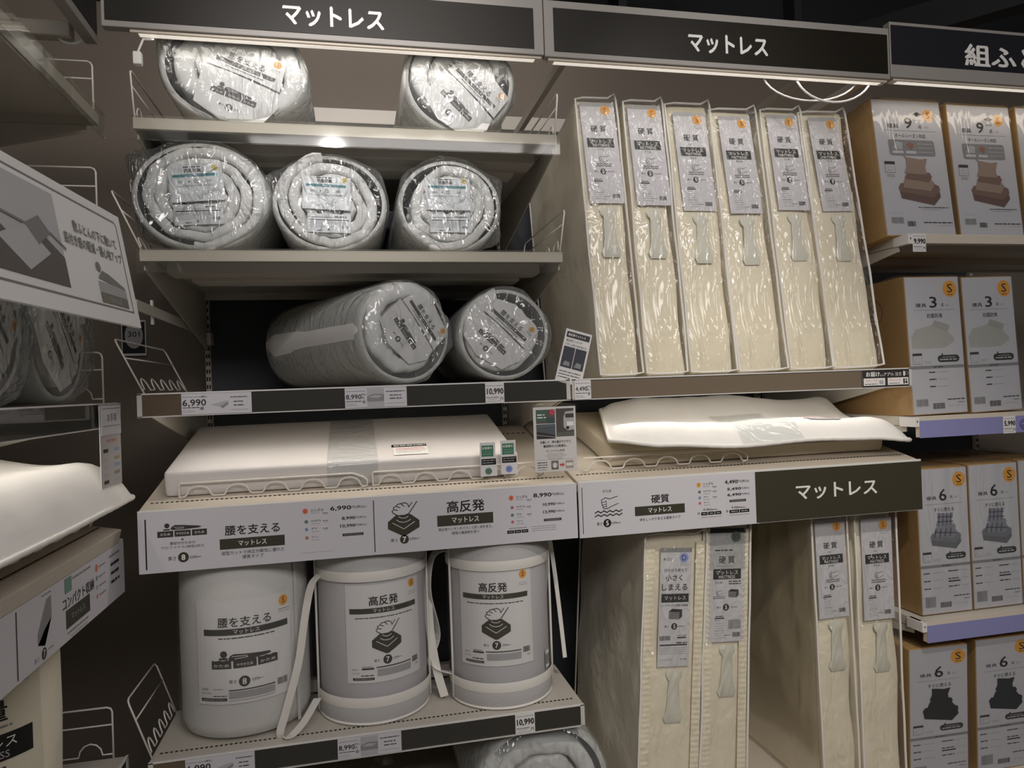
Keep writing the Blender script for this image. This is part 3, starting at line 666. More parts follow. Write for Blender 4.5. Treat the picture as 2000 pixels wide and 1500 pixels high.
# ---------------------------------------------------------------- wire goods
def divider(label, x, y, z, h=0.14, L=0.52, lean=-0.05, loc=None, rz=0, grp='wire dividers at the shelf ends', arc=True):
    t = thing('wire_divider', label, 'divider', (x, y, z), (0, 0, rz), grp)
    b = MB(); P = lambda yy, zz: (lean*zz/h, yy, zz)
    r = 0.0026; c = 0.012
    b.tube([P(0, 0), P(0, h-c), P(c*0.3, h-c*0.3), P(c, h), P(L-c, h), P(L, h-c), P(L, 0)], r, WIRE, 6)
    b.build('outer_rod', t, smooth=True)
    MB().tube([P(0, h*0.66), P(L, h*0.66)], r*0.85, WIRE, 6).build('middle_rod', t, smooth=True)
    pts = []; n = 5
    for i in range(n):
        a = L*(i+0.25)/n; wd = L/n*0.55
        pts += [P(a-0.01, 0.012)]+[P(a+wd*(0.5-0.5*math.cos(PI*q/6)), 0.012+0.032*math.sin(PI*q/6)) for q in range(7)]
    MB().tube([P(0, 0.012)]+pts+[P(L, 0.012)], r*0.8, WIRE, 6).build('wavy_rod', t, smooth=True)
    return t
divider('white wire divider at the outer end of the top shelf, beside a rolled mattress', -1.188, 0.01, 2.258, 0.13, lean=-0.008)
divider('white wire divider leaning out beside the leftmost antibacterial roll', -1.183, 0.01, 1.902, 0.16, lean=-0.07)
divider('white wire divider over the 6,990 price tag, beside the wall', -1.19, 0.02, 1.513, 0.15, lean=-0.07)
divider('white wire divider beside the tall support mattress roll on the bottom shelf', -1.187, -0.035, 0.555, 0.16, L=0.27, lean=-0.055)
divider('white wire divider at the inner end of the top shelf, beside the first cream case', -0.012, 0.01, 2.258, 0.13, lean=0.012)
divider('white wire divider at the inner end of the middle shelf, against the first cream case', -0.01, 0.01, 1.902, 0.13, lean=0.02)
divider('white wire divider highest on the side shelving', -1.285, 0.0, 2.264, 0.135, lean=0, rz=PI/2)
divider('white wire divider behind the tilted poster board', -1.285, 0.0, 1.972, 0.145, lean=0, rz=PI/2)
divider('white wire divider beside the shadowed side roll', -1.285, 0.0, 1.492, 0.135, lean=0, rz=PI/2)
divider('white wire divider lowest on the side shelving, beside the cream cylinder', -1.289, -0.002, 0.555, 0.135, lean=0, rz=PI/2)
def fence(label, x, y, z, L=0.5, n=5, h=0.043, col=WIRE):
    t = thing('wire_fence', label, 'shelf guard', (x, y, z), (0.0, 0, 0), 'low wavy guards along the display shelves')
    r = 0.0026; b = MB()
    b.tube([(0.006, 0, 0), (0.0, 0, 0.006), (0, 0, h-0.004), (0.004, 0, h), (L-0.04, 0, h), (L-0.01, 0, h*0.72), (L, 0, h*0.5), (L, 0, 0.006), (L-0.02, 0, 0)], r, col, 6)
    b.build('frame_rod', t, smooth=True)
    pts = [(0, 0, 0.006)]
    for i in range(n):
        a = L*(i+0.5)/n; w_ = L/n*0.30
        pts += [(a-w_-0.006, 0, 0.006)] + [(a-w_*math.cos(PI*q/8), 0, 0.012+0.021*math.sin(PI*q/8)) for q in range(9)] + [(a+w_+0.006, 0, 0.006)]
    pts += [(L, 0, 0.006)]
    MB().tube(pts, r, col, 6).build('wavy_rod', t, smooth=True)
    return t
fence('low wavy wire guard in front of the left half of the display mattress', -1.113, 0.028, 1.222, 0.505)
fence('low wavy wire guard behind the green order cards', -0.592, 0.028, 1.222, 0.51)
fence('low wavy wire guard in front of the cream block under the puffy futon', 0.045, 0.028, 1.226, 0.56)
o = fence('low wavy wire guard along the side display futon', 0, 0, 0, 0.85, 8, 0.05); o.location = (-1.30, -0.92, 1.182); o.rotation_euler = (0, 0, PI/2)
# cables above the cartons
t = thing('cable', 'white cable hanging in loops above the last cream case and the cartons', 'cable')
def loop(a, b, dz, n=16, y=0.0): return [(a[0]+(b[0]-a[0])*(0.5-0.5*math.cos(PI*i/n)), y+0.01*math.sin(PI*i/n), a[1]+(b[1]-a[1])*i/n - dz*math.sin(PI*i/n)) for i in range(n+1)]
MB().tube(loop((0.694, 2.487), (1.05, 2.50), 0.085), 0.003, WHT, 6).build('cable_loop', t, smooth=True)
MB().tube(loop((0.797, 2.493), (1.086, 2.496), 0.095, y=-0.02), 0.0035, WHT, 6).build('cable_loop', t, smooth=True)
MB().box(1.045, 1.10, -0.03, 0.01, 2.475, 2.50, WHT).build('plug', t, bevel=0.003)
t = thing('power_plug', 'small white plug dangling on a short cord below the header sign', 'plug')
MB().tube([(-1.128, -0.02, 2.46), (-1.138, -0.08, 2.43), (-1.146, -0.1, 2.388)], 0.003, WHT, 6).build('cord', t, smooth=True)
MB().box(-1.157, -1.137, -0.11, -0.09, 2.353, 2.386, WHT).build('plug_body', t, bevel=0.003)
# ---------------------------------------------------------------- rolled mattresses
WRAP = film('bag_film', haze=0.10, gloss=0.22, scale=20, strength=0.9, rough=0.10, dist=0.015)
WRAP2 = film('thin_bag_film', haze=0.04, gloss=0.28, scale=26, strength=0.9, rough=0.07, dist=0.014)
def spiral(R, pitch, L, sx, sz, seed, m, kink=0.0):
    R = R+pitch*0.05; b = MB(); T = (R-0.004)/pitch; th0 = 0.22*2*PI; th1 = T*2*PI-0.15; n = int(T*40); t = pitch*0.50; rows = []
    prof = [(-1, L), (-1, 0.05), (-0.99, 0.018), (-0.88, 0.004), (-0.45, 0.0), (0.45, 0.0), (0.88, 0.004), (0.99, 0.018), (1, 0.05), (1, L)]
    for i in range(n+1):
        th = th0+(th1-th0)*i/n; r = pitch*th/(2*PI)+0.0
        e = 1.0
        row = []
        for q, (a, y) in enumerate(prof):
            c = Vector((math.cos(-th+1.1), math.sin(-th+1.1)))
            rr = r-t*0.9+a*t*0.92*e
            nz = noise.noise(Vector((c.x*2+seed*5.1, c.y*2, r*14)))*0.010 + noise.noise(Vector((c.x*6+seed, c.y*6, r*20)))*0.004
            rr = max(0.004, rr+nz)
            dy = 0.010*noise.noise(Vector((c.x*5+seed*2, c.y*5+r*20, 1.7))) if y < 0.06 else 0
            row.append((c.x*rr*sx, y+dy+0.012*(1-min(1, r/R)), c.y*rr*sz))
        rows.append(row)
    b.grid(rows, m)
    b.add([rows[0][q] for q in range(10)], [tuple(range(10))], m); b.add([rows[-1][q] for q in range(10)], [tuple(range(10))], m)
    return b
def wrapshell(R, L, sx, sz, seed, m, ears=(), front=-0.012, amp=0.009, flats=()):
    b = MB(); n = 72; rows = []
    prof = [(0.0, L+0.005), (0.5, L+0.01), (0.9, L+0.01), (1.0, L-0.02), (1.012, L*0.5), (1.012, 0.10), (1.01, 0.04), (0.99, 0.008), (0.95, front*0.4), (0.85, front), (0.65, front*1.1), (0.4, front), (0.2, front*0.8), (0.0, front*0.6)]
    for k, (f, y) in enumerate(prof):
        row = []
        for i in range(n):
            a = 2*PI*i/n; c = Vector((math.cos(a), math.sin(a)))
            rr = (R+0.004)*f
            g = noise.noise(Vector((c.x*1.6+seed*3.3, c.y*1.6, 0.3)))*amp
            for (ea, ew, eh) in ears:
                d = (a-ea+PI) % (2*PI)-PI; g += eh*math.exp(-(d/ew)**2)*(1 if y < 0.05 else 0.15)
            for (fa, fd) in flats:   # flat facet: cut at distance fd*R
                cs = math.cos(a-fa)
                if cs > 0.05: g = min(g, fd*R/cs - R-.004) if fd*R/cs < R+.004+g else g
            rr += g*f
            dy = 0
            if y < 0.05: dy = 0.012*noise.noise(Vector((c.x*f*4+seed, c.y*f*4, 5))) + 0.004*noise.noise(Vector((c.x*f*13, c.y*f*13+seed, 2)))
            row.append((c.x*rr*sx, y+dy-0.004, c.y*rr*sz))
        rows.append(row)
    b.grid(rows, m, cv=True)
    return b
def roll(label, x, z0, R, sx, sz, seed, art, ascale, apos, aang, pitch=0.052, L=0.86, y=0.04, yaw=0, wm=None, bm=None, ears=(), flats=(), low=None, group=None, spin=0):
    cz = z0+R*sz*1.03
    t = thing('rolled_mattress', label, 'mattress', (x, y, z0), (0, 0, yaw), group or 'rolled mattresses lying on the shelves')
    o = spiral(R, pitch, L, sx, sz, seed, bm or FOAM).build('mattress_roll', t, loc=(0, 0, R*sz*1.03), rot=(0, spin, 0), smooth=True)
    if bm is FABW or bm is None:   # fabric cover wrapped round the roll
        rows = []
        for yy, f in ((0.016, 0.90), (0.012, 0.94), (0.020, 0.98), (0.045, 0.998), (0.2, 1.0), (L-.1, 1.0), (L-.02, 0.98), (L, 0.9), (L, 0.02)):
            rows.append([(math.cos(2*PI*i/56)*(R+0.002)*f*sx*(1+0.008*noise.noise(Vector((math.cos(2*PI*i/56)*2, math.sin(2*PI*i/56)*2, seed)))), yy, R*sz*1.03+math.sin(2*PI*i/56)*R*f*sz) for i in range(56)])
        MB().grid(rows, FABW, cv=True).build('cover', t, smooth=True)
    lab = art.build('label_card', flat(ascale, -0.004, R*sz*1.03+apos[1], apos[0], aang), t)
    if low: low.build('label_card', flat(ascale, -0.004, R*sz*1.03+apos[1]-0.100, apos[0]+0.006, aang*0.6), t)
    wrapshell(R, L, sx, sz, seed, wm or WRAP, ears, flats=flats).build('plastic_bag', t, loc=(0, 0, R*sz*1.03), smooth=True)
    return t
def art_roll():
    p = art_lumbar(card=False); q = Print()
    q.poly([(-62, -14), (-56, 26), (-18, 44), (58, 34), (63, -16), (20, -13)], PAPERW, 0)
    q.poly([(-66, -18), (-20, -15), (62, -19), (70, -44), (52, -84), (-10, -98), (-60, -84)], PAPERW, 0)
    # the lower text block of the card is folded out of sight on the rolls
    for vs, fs, l, m in p.it:
        ys = [v[1] for v in vs]
        if min(ys) > -66: q.it.append(([(x, y-15) for x, y in vs] if max(ys) < -19 else vs, fs, l, m))
    return q
AR = art_roll()
roll('big rolled mattress in a clear bag on the top shelf, its tag tilted gently', -0.935, 2.258, 0.176, 1.13, 0.90, 1, AR, 0.00165, (0.034, -0.007), -0.365, ears=((2.55, 0.3, 0.012), (5.8, 0.25, 0.02)), flats=((3.9, 0.93), (0.35, 0.95)), y=0.03, group=None)
roll('rolled mattress on the top shelf beside the first cream case, its tag tilted steeply', -0.295, 2.258, 0.165, 1.02, 0.97, 2, AR, 0.00155, (0.046, -0.028), -0.785, ears=((2.6, 0.2, 0.014), (5.75, 0.3, 0.02)), flats=((0.85, 0.88), (5.6, 1.0), (3.1, 0.96)), y=0.03)
ANT, ANL = art_antibac(), art_antibac_low()
roll('antibacterial rolled mattress nearest the wall on the middle shelf, bag corner sticking up', -1.035, 1.902, 0.172, 1.06, 0.90, 3, ANT, 0.00118, (-0.012, 0.054), 0.09, pitch=0.031, ears=((2.55, 0.22, 0.035), (3.9, 0.2, 0.02)), wm=WRAP2, low=ANL, y=0.04, L=0.84)
roll('antibacterial rolled mattress in the middle of the three on the middle shelf', -0.685, 1.902, 0.153, 1.06, 0.93, 4, ANT, 0.00112, (-0.010, 0.047), -0.04, pitch=0.031, ears=((2.7, 0.22, 0.03), (0.6, 0.2, 0.01)), wm=WRAP2, low=ANL, y=0.04, spin=0.5)
roll('antibacterial rolled mattress nearest the cream cases on the middle shelf', -0.335, 1.902, 0.148, 1.05, 0.95, 5, ANT, 0.00112, (-0.010, 0.053), 0.0, pitch=0.031, ears=((0.5, 0.2, 0.022), (5.6, 0.2, 0.025), (2.5, 0.2, 0.012)), wm=WRAP2, low=ANL, y=0.04, spin=-0.4)
roll('mesh-covered mattress roll turned sideways so that its long flank shows, above the 8,990 tag', -0.475, 1.513, 0.155, 1.0, 0.98, 6, AR, 0.00142, (0.050, 0.034), -0.95, yaw=0.47, L=0.74, y=0.03, flats=((0.55, 0.94), (5.5, 0.94)), spin=0.8)
roll('mesh-covered mattress roll above the 10,990 tag, next to the tilted dark info card', -0.185, 1.513, 0.140, 1.0, 1.0, 7, AR, 0.00138, (0.012, 0.027), -0.76, y=0.03, flats=((5.2, 0.95), (0.7, 0.97)), spin=1.6)
# side shelving
def side_roll(label, yc, z0, R, seed, ascale, apos, ang, sx=1.0, sz=1.0):
    t = roll(label, 0, 0, R, sx, sz, seed, AR, ascale, apos, ang, L=0.7, y=0)
    t.location = (-1.300, yc, z0); t.rotation_euler = (0, 0, PI/2); return t
side_roll('shadowed rolled mattress under the tilted poster, nearest the wire divider', -0.205, 1.492, 0.165, 8, 0.0017, (0.0, 0.03), -0.85, 1.0, 0.95)
side_roll('shadowed rolled mattress under the tilted poster, cut by the frame edge', -0.56, 1.492, 0.165, 9, 0.0017, (0.0, 0.03), -0.85, 1.0, 0.95)
# roll under the bottom shelf
roll('bagged rolled mattress on the base deck under the bottom shelf', -0.13, 0.09, 0.20, 1.05, 1.0, 11, AR, 0.0016, (0.0, 0.0), -0.9, y=-0.02, L=0.8)

# ---------------------------------------------------------------- standing rolls on the bottom shelf
def lathe(prof, n=64, m=None, sq=0.0, wob=0.0, seed=0, b=None):
    b = b or MB(); rows = []
    for r, z in prof:
        rows.append([((r*(1+wob*noise.noise(Vector((math.cos(2*PI*i/n)*1.5+seed, math.sin(2*PI*i/n)*1.5, z*3)))))*math.cos(2*PI*i/n), r*(1+wob*noise.noise(Vector((math.cos(2*PI*i/n)*1.5+seed, math.sin(2*PI*i/n)*1.5, z*3))))*math.sin(2*PI*i/n), z) for i in range(n)])
    return b.grid(rows, m, cv=True)
SHINE = film('smooth_bag_film', haze=0.05, gloss=0.10, tint='FFFFFF', scale=10, strength=0.35, rough=0.14)
t = thing('standing_mattress_roll', 'tall mesh-covered mattress roll standing at the wall end of the bottom shelf', 'mattress', (-0.972, 0.165, 0.556), group='mattress rolls standing on end')
R = 0.178
lathe([(0.01, 0.004), (R*0.8, 0.002), (R*0.95, 0.012), (R, 0.04), (R*1.005, 0.3), (R*0.985, 0.50), (R*0.93, 0.545), (R*0.85, 0.56), (R*0.6, 0.565), (0.01, 0.56)], m=FABW, wob=0.008).build('mattress_roll', t, smooth=True)
art_lumbar(seg=6).build('label_card', cyl(0, 0, R*1.028, 0.00232, 0.15, 0.303), t)
lathe([(R*0.9, 0.003), (R*1.045, 0.02), (R*1.048, 0.3), (R*1.03, 0.50), (R*0.97, 0.55), (R*0.7, 0.575), (0.01, 0.575)], m=SHINE, wob=0.004, seed=3).build('plastic_bag', t, smooth=True)
MB().ribbon([(R*1.024*math.sin(0.98), -R*1.024*math.cos(0.98), z) for z in (0.01, 0.15, 0.3, 0.42, 0.5)], 0.012, FABW, 0.001, side=(math.cos(.98), math.sin(.98), 0)).build('seam', t)
GREYF = mat('pale_grey_foam', 'C9C7C9', 0.85, bump=('noise', 25, 0.3, 0.004))
BAND = mat('grey_white_band', 'C6C5C4', 0.8, bump=('weave', 380, 0.4, 0.002))
CLEARB = film('clear_vinyl', haze=0.03, gloss=0.10, scale=7, strength=0.35, rough=0.12, tint='FFFFFF')
def bag_roll(label, x, y, R, H, a0, artz, seams, straps, tilt=0.0, extra=None):
    t = thing('standing_mattress_roll', label, 'mattress', (x, y, 0.556), (0, tilt, 0), 'mattress rolls standing on end')
    lathe([(0.01, 0.006), (R*0.9, 0.006), (R*0.97, 0.03), (R*0.975, H-.03), (R*0.9, H-0.008), (0.01, H-0.006)], m=GREYF, wob=0.01).build('mattress_roll', t, smooth=True)
    art_highres(seg=6).build('label_card', cyl(0, 0, R*0.99, 0.00205, a0, artz), t)
    b = lathe([(R*0.95, 0.0), (R*1.005, 0.012), (R*1.012, 0.05)], m=BAND); b.build('base_band', t, smooth=True)
    lathe([(R*1.018, 0.050), (R*1.022, 0.052), (R*1.022, 0.077), (R*1.018, 0.079)], m=PIPE).build('lower_strap_band', t, smooth=True)
    lathe([(R*1.018, H-0.150), (R*1.022, H-0.148), (R*1.022, H-0.123), (R*1.018, H-0.121)], m=PIPE).build('upper_strap_band', t, smooth=True)
    lathe([(R*1.01, H-0.122), (R*1.0, H-0.055), (R*0.96, H-0.012), (R*0.85, H), (0.01, H+0.004)], m=BAND).build('top_band', t, smooth=True)
    lathe([(R*1.012, 0.05), (R*1.014, 0.2), (R*1.012, H-.122)], m=CLEARB, wob=0.006).build('clear_wall', t, smooth=True)
    n = 48; MB().tube([(R*0.985*math.cos(2*PI*i/n), R*0.985*math.sin(2*PI*i/n), 0.004) for i in range(n)], 0.004, PIPE, 6, closed=True).build('base_piping', t, smooth=True)
    MB().tube([(R*0.985*math.cos(2*PI*i/n), R*0.985*math.sin(2*PI*i/n), H-0.025) for i in range(n)], 0.004, PIPE, 6, closed=True).build('top_piping', t, smooth=True)
    for a in seams:
        MB().tube([(R*1.022*math.sin(a), -R*1.022*math.cos(a), z) for z in (0.01, 0.15, 0.3, H-0.12, H-.03)], 0.0035, PIPE, 6).build('side_piping', t, smooth=True)
    for k_, (pts, side) in enumerate(straps): MB().ribbon(pts, 0.026 if not (extra and k_) else 0.013, PIPE, 0.002, side=side).build('strap', t, smooth=False)
    if extra: extra(t, R)
    return t
def smooth_pts(p, n=6):
    o = []; p = [Vector(q) for q in p]
    for i in range(len(p)-1):
        a, b, c, d = p[max(i-1, 0)], p[i], p[i+1], p[min(i+2, len(p)-1)]
        for k in range(n):
            s = k/n; o.append(0.5*((2*b)+(c-a)*s+(2*a-5*b+4*c-d)*s*s+(3*b-a-3*c+d)*s**3))
    return o+[p[-1]]
R2_ = 0.163
bag_roll('clear-sided mattress bag in the middle of the bottom shelf, long strap hanging down beside it', -0.604, 0.145, R2_, 0.555, 0.21, 0.322, (-1.38, 1.45),
    ((smooth_pts([(-0.150, -0.07, 0.415), (-0.172, -0.09, 0.39), (-0.190, -0.11, 0.31), (-0.210, -0.135, 0.19), (-0.245, -0.155, 0.07), (-0.262, -0.165, 0.012), (-0.235, -0.17, 0.006), (-0.20, -0.15, 0.03), (-0.165, -0.09, 0.066)]), (0.8, -0.6, 0.15)),
     (smooth_pts([(0.163, 0.03, 0.40), (0.170, 0.01, 0.3), (0.172, -0.01, 0.2), (0.185, -0.03, 0.09), (0.205, -0.05, 0.008)]), (0.9, -0.4, 0))))
def sticker(t, R):
    p = Print(1.2); p.rect(-12, 12, -26, 26, mat('clear_sticker', 'B9BEC4', 0.4), 0); p.bars(-10, 10, -16, 12, GRY, n=14); p.rect(-11, 11, 16, 24, WHT, 1); p.rect(-11, 11, -25, -18, WHT, 1)
    p.build('barcode_sticker', cyl(0, 0, R*1.02, 0.001, 0.90, 0.115), t)
bag_roll('clear-sided mattress bag at the inner end of the bottom shelf, by the cream cases', -0.217, 0.125, 0.158, 0.555, -0.26, 0.330, (-1.3, 1.3),
    ((smooth_pts([(-0.15, -0.02, 0.45), (-0.20, 0.0, 0.43), (-0.215, 0.02, 0.32), (-0.19, 0.03, 0.18), (-0.22, 0.0, 0.1), (-0.155, -0.03, 0.075)]), (0.5, -0.9, 0)),
     (smooth_pts([(0.140, -0.03, 0.24), (0.152, -0.02, 0.36), (0.168, 0.0, 0.475), (0.180, 0.0, 0.40), (0.195, 0.0, 0.25), (0.210, 0.0, 0.07)]), (1, 0, 0)),), extra=sticker)
# cream cylinder on the side shelving
t = thing('standing_mattress_roll', 'cream lightweight mattress cylinder standing below the side price board', 'mattress', (-1.465, -0.325, 0.556), group='mattress rolls standing on end')
lathe([(0.01, 0.004), (0.15, 0.004), (0.163, 0.03), (0.168, 0.25), (0.165, 0.48), (0.15, 0.5), (0.01, 0.5)], m=CASE, wob=0.02).build('mattress_roll', t, smooth=True)
p = Print(5); p.rect(-70, 52, -150, 100, mat('cream_card', 'D9D2BC', 0.5), 0); p.rect(-70, 52, 88, 100, GRY, 1)
p.circ(18, 72, 13, RORG, 2); p.text('S', 18, 72, 14, BLACK, 3); p.fine(0, 40, 54, 4, GRY); p.fine(6, 38, 48, 3, LGR)
p.text('軽量', -12, 22, 24, BLACK, 3, bold=0.02); p.fine(-30, 18, 4, 4, GRY); p.rect(-60, 40, -34, -4, BLACK, 2); p.text(MT, -12, -14, 12, WHT, 3); p.text('MATTRESS', -12, -27, 8, LGR, 3); p.fine(-20, 10, -42, 5, DKG)
p.poly([(-30, -68), (-10, -60), (22, -64), (4, -74)], BLACK, 2); p.poly([(-30, -69), (4, -75), (4, -95), (-30, -88)], LGR, 2); p.poly([(5, -75), (22, -66), (22, -84), (5, -95)], GRY, 2)
p.circ(-6, -112, 9, BLACK, 2); p.fine(6, 30, -110, 4); p.rect(-70, 52, -150, -132, mat('dark_navy_print', '23242E', 0.5), 1)
f0 = cyl(0, 0, 0.1725, 0.0018, -0.92, 0.288)
p.build('label_card', (lambda a, b, l: (lambda q: (-q[1], q[0], q[2]))(f0(a, b, l))), t)

# ---------------------------------------------------------------- upright folded mattresses in cases
CLEARP = film('clear_case_front', haze=0.05, gloss=0.15, scale=26, strength=0.75, rough=0.10, tint='FFFFFD', dist=0.012)
HAND = mat('pale_handle_pad', 'DAD9CC', 0.6)
AH = {k: art_hard(k) for k in ('S', 'D', 'SD')}
LABM = {}
def case(label, xb, zb, w, h=0.925, d=0.66, lean=0.0, sidel=0.0, kind='S', y=0.03, skew=0.0, seed=0, ls=None, group=None, lz=None, ribbed=False, yaw=0.0):
    """case standing on its short side; xb = front left bottom corner; lean = backwards angle; sidel = sideways angle"""
    t = thing('cased_folded_mattress', label, 'mattress', (xb+w/2, y, zb), (-lean, sidel, yaw), group or 'folded mattresses in upright cream cases')
    vs, fs = rbox(w-0.008, d, h, 0.016, 6, 14, 18, amp=0.010, fr=5, seed=seed, bulge=0.006)
    vs = [(v[0], max(v[1]+0.012, 0.004), v[2]) for v in vs]
    MB().add(vs, fs, CASE).build('case', t, smooth=True)
    # recessed front: foam face, card, pad, clear sheet
    n = 14
    def edge(x, z): return 0.0035*noise.noise(Vector((x*9+seed, z*6, 1)))
    pts = []
    W2 = w/2
    for i in range(n+1): pts.append((-W2+edge(0, i/n*h), -0.004, 0.010+(h-0.02)*i/n))
    for i in range(1, 5): pts.append((-W2+w*i/5, -0.004, h-0.004+edge(i, 3)))
    pts.append((W2-0.004, -0.004, h+0.012))
    for i in range(n+1): pts.append((W2+edge(4, i/n*h), -0.004, h-0.010-(h-0.02)*i/n))
    for i in range(1, 5): pts.append((W2-w*i/5, -0.004, 0.006))
    MB().tube(pts, 0.0038, PIPE, 7, closed=True).build('piping', t, smooth=True)
    tp = [(x, d+0.002, z) for x, z in ((-W2, 0.02), (-W2, h*0.5), (-W2, h-0.015), (0, h), (W2, h-0.015), (W2, h*.5), (W2, 0.02))]
    MB().tube(tp, 0.0035, PIPE, 6).build('back_piping', t, smooth=True)
    a = AH[kind]; W, H = (380, 1330) if kind == 'D' else (420, 1215)
    ls = ls or min((w-0.022)/W, 0.345/H)
    lz = lz if lz is not None else h-0.022
    key = (kind, round(ls, 6), round(lz, 4), round(skew, 3))
    f = lambda x, yy, l: (x*ls+0.002+skew*(-yy*ls), -0.003-l, lz+yy*ls)
    if key in LABM: obj('label_card', LABM[key], t)
    else: LABM[key] = a.build('label_card', f, t).data
    zt = lz-H*ls-0.012
    hp = [(-0.022, 0), (0.022, 0), (0.028, -0.010), (0.026, -0.022), (0.017, -0.034), (0.019, -0.06), (0.021, -0.10), (0.024, -0.13), (0.034, -0.148), (0.026, -0.166), (-0.026, -0.166), (-0.034, -0.148), (-0.024, -0.13), (-0.021, -0.10), (-0.019, -0.06), (-0.017, -0.034), (-0.026, -0.022), (-0.028, -0.010)]
    hp2 = [(x*0.85, z*0.96-0.004) for x, z in hp]
    k = len(hp); b = MB(); b.add([(x+0.008, 0.0, zt+z) for x, z in hp]+[(x+0.008, -0.0022, zt+z) for x, z in hp2], [(i, (i+1) % k, (i+1) % k+k, i+k) for i in range(k)]+[tuple(range(k, 2*k))], HAND)
    b.build('handle_pad', t, smooth=True)
    rows = []
    for i in range(9):
        rows.append([(W2-0.004-(w-0.008)*i/8, -0.005-0.0045*max(0, 1-(2*i/8-1)**4)*(1 if 0 < j < 20 else 0)-0.002*abs(noise.noise(Vector((i*.7+seed, j*.5, 0)))), 0.008+(h-0.014)*j/20) for j in range(21)])
    MB().grid(rows, CLEARP).build('clear_front', t, smooth=True, fix=False)
    if kind != 'S':   # gathered fabric beside the card
        for sg in (-1, 1):
            rows = []
            for i in range(5):
                xx = sg*(W2-0.005-0.0075*i); rows.append([(xx, -0.0005-0.0035*math.sin(PI*(i+0.5)/5)*(0.6+0.4*math.sin(q*0.0045*2*PI/0.017+2.5*noise.noise(Vector((q*0.03, sg, seed))))), 0.02+q*0.0045) for q in range(int((h-0.04)/0.0045))])
            MB().grid(rows, CASE).build('gathered_edge', t, smooth=True)
    return t
fronts = [(0.114, 0.140, 2.417), (0.268, 0.141, 2.419), (0.420, 0.162, 2.42), (0.590, 0.176, 2.419), (0.777, 0.159, 2.421), (0.942, 0.190, 2.425)]
desc = ['upright cream case against the rolled mattress shelves, first of the six', 'upright cream case, second of the six from the rolled mattresses', 'upright cream case, third of the six from the rolled mattresses',
        'upright cream case, third of the six from the cartons, above the display futon', 'upright cream case, next to the last of the six beside the cartons', 'upright cream case leaning against the cardboard cartons, last of the six']
for i, (x, w_, zt) in enumerate(fronts):
    case(desc[i], x, 1.516, w_, h=(0.925, 0.925, 0.925, 0.915, 0.925, 0.925)[i], lean=0.115+0.012*i/5, sidel=(-0.02, -0.008, -0.008, -0.02, -0.012, -0.03)[i], y=0.032, seed=i+1, skew=0.02, lz=(0.905, 0.905, 0.890, 0.885, 0.90, 0.90)[i])
case('wide cream case with a periwinkle D badge, standing on the base deck', 0.170, 0.088, 0.210, h=0.935, lean=0.0, sidel=0.072, kind='D', y=0.02, seed=11, d=0.64, ls=0.00028, lz=0.885)
case('cream case with a dark green SD badge, between the D case and a gap', 0.388, 0.088, 0.165, h=0.955, lean=0.0, sidel=0.058, kind='SD', y=0.03, seed=12, d=0.64, lz=0.93, ls=0.00030)
case('lower cream case with an orange badge, its loose plastic side showing, beyond the gap', 0.838, 0.088, 0.135, h=0.955, lean=0.015, sidel=-0.008, y=0.02, seed=13, d=0.62, lz=0.928)
case('lower cream case with an orange badge, last one before the cartons', 0.988, 0.088, 0.162, h=0.955, lean=0.015, sidel=0.008, y=0.02, seed=14, d=0.62, lz=0.922)
# loose plastic cover on the side of the case beyond the gap
rows = []
for i in range(15):
    rows.append([(0.834-0.004-0.010*abs(noise.noise(Vector((i*.35, j*.3, 3))))*(1 if 0 < i < 14 else 0.2), 0.03+0.6*i/14, 0.10+0.935*j/20+0.0) for j in range(21)])
mc = MB().grid(rows, film('loose_cover_film', haze=0.35, gloss=0.16, scale=5, strength=0.5, rough=0.15, hz='E6D6B4', dist=0.03)).build('loose_side_cover', smooth=True)
mc.parent = [o for o in COL.objects if o.type == 'EMPTY' and o.get('label', '').startswith('lower cream case with an orange badge, its')][0]
bpy.context.view_layer.update(); mc.matrix_parent_inverse = mc.parent.matrix_world.inverted()

# ---------------------------------------------------------------- display mattress and futon
def tilted(z, x=0, y=0): return ((x, y, z+0.2126*y), (TILT, 0, 0))
loc, rot = tilted(1.214, -0.655, 0.052)
t = thing('display_mattress', 'flat white display mattress with a clear band across it, under the price rail', 'mattress', loc, rot)
vs, fs = rbox(1.0, 0.50, 0.074, 0.012, 24, 14, 3, amp=0.002, fr=4)
MB().add(vs, fs, mat('white_smooth_cover', 'D9D5D2', 0.7, bump=('noise', 40, 0.15, 0.002))).build('mattress_pad', t, smooth=True)
b = MB(); BANDM = film('band_film', haze=0.12, gloss=0.12, scale=14, strength=0.6, rough=0.15)
b.grid([[(x, y, z) for x in (-0.065, -0.02, 0.03, 0.08)] for y, z in ((-0.002, 0.0), (-0.002, 0.06), (0.006, 0.0765), (0.03, 0.078), (0.25, 0.0785), (0.49, 0.077))], BANDM)
b.build('clear_band', t, smooth=True)
p = Print(); p.rect(0, 100, -42, 0, WHT, 0); p.rect(-2, 100, -9, 2, BLACK, 1); p.fine(4, 96, -3.5, 5, WHT); p.fine(8, 90, -16, 3, PNK); p.fine(8, 95, -22, 3, PNK); p.fine(8, 92, -28, 2.4, LGR); p.fine(8, 80, -34, 2.4, LGR)
p.build('fabric_label', lambda a, b_, l: (0.128+a*0.00105, 0.135+b_*0.0024, 0.0765+l), t)
loc, rot = tilted(1.217, 0.642, 0.062)
t = thing('cream_base_block', 'cream folded block lying under the puffy display futon', 'mattress', loc, rot)
vs, fs = rbox(1.0, 0.46, 0.070, 0.014, 16, 8, 3, amp=0.003, fr=5)
MB().add(vs, fs, mat('cream_block_fabric', 'D6CBB4', 0.8, bump=('noise', 30, 0.3, 0.004))).build('block', t, smooth=True)
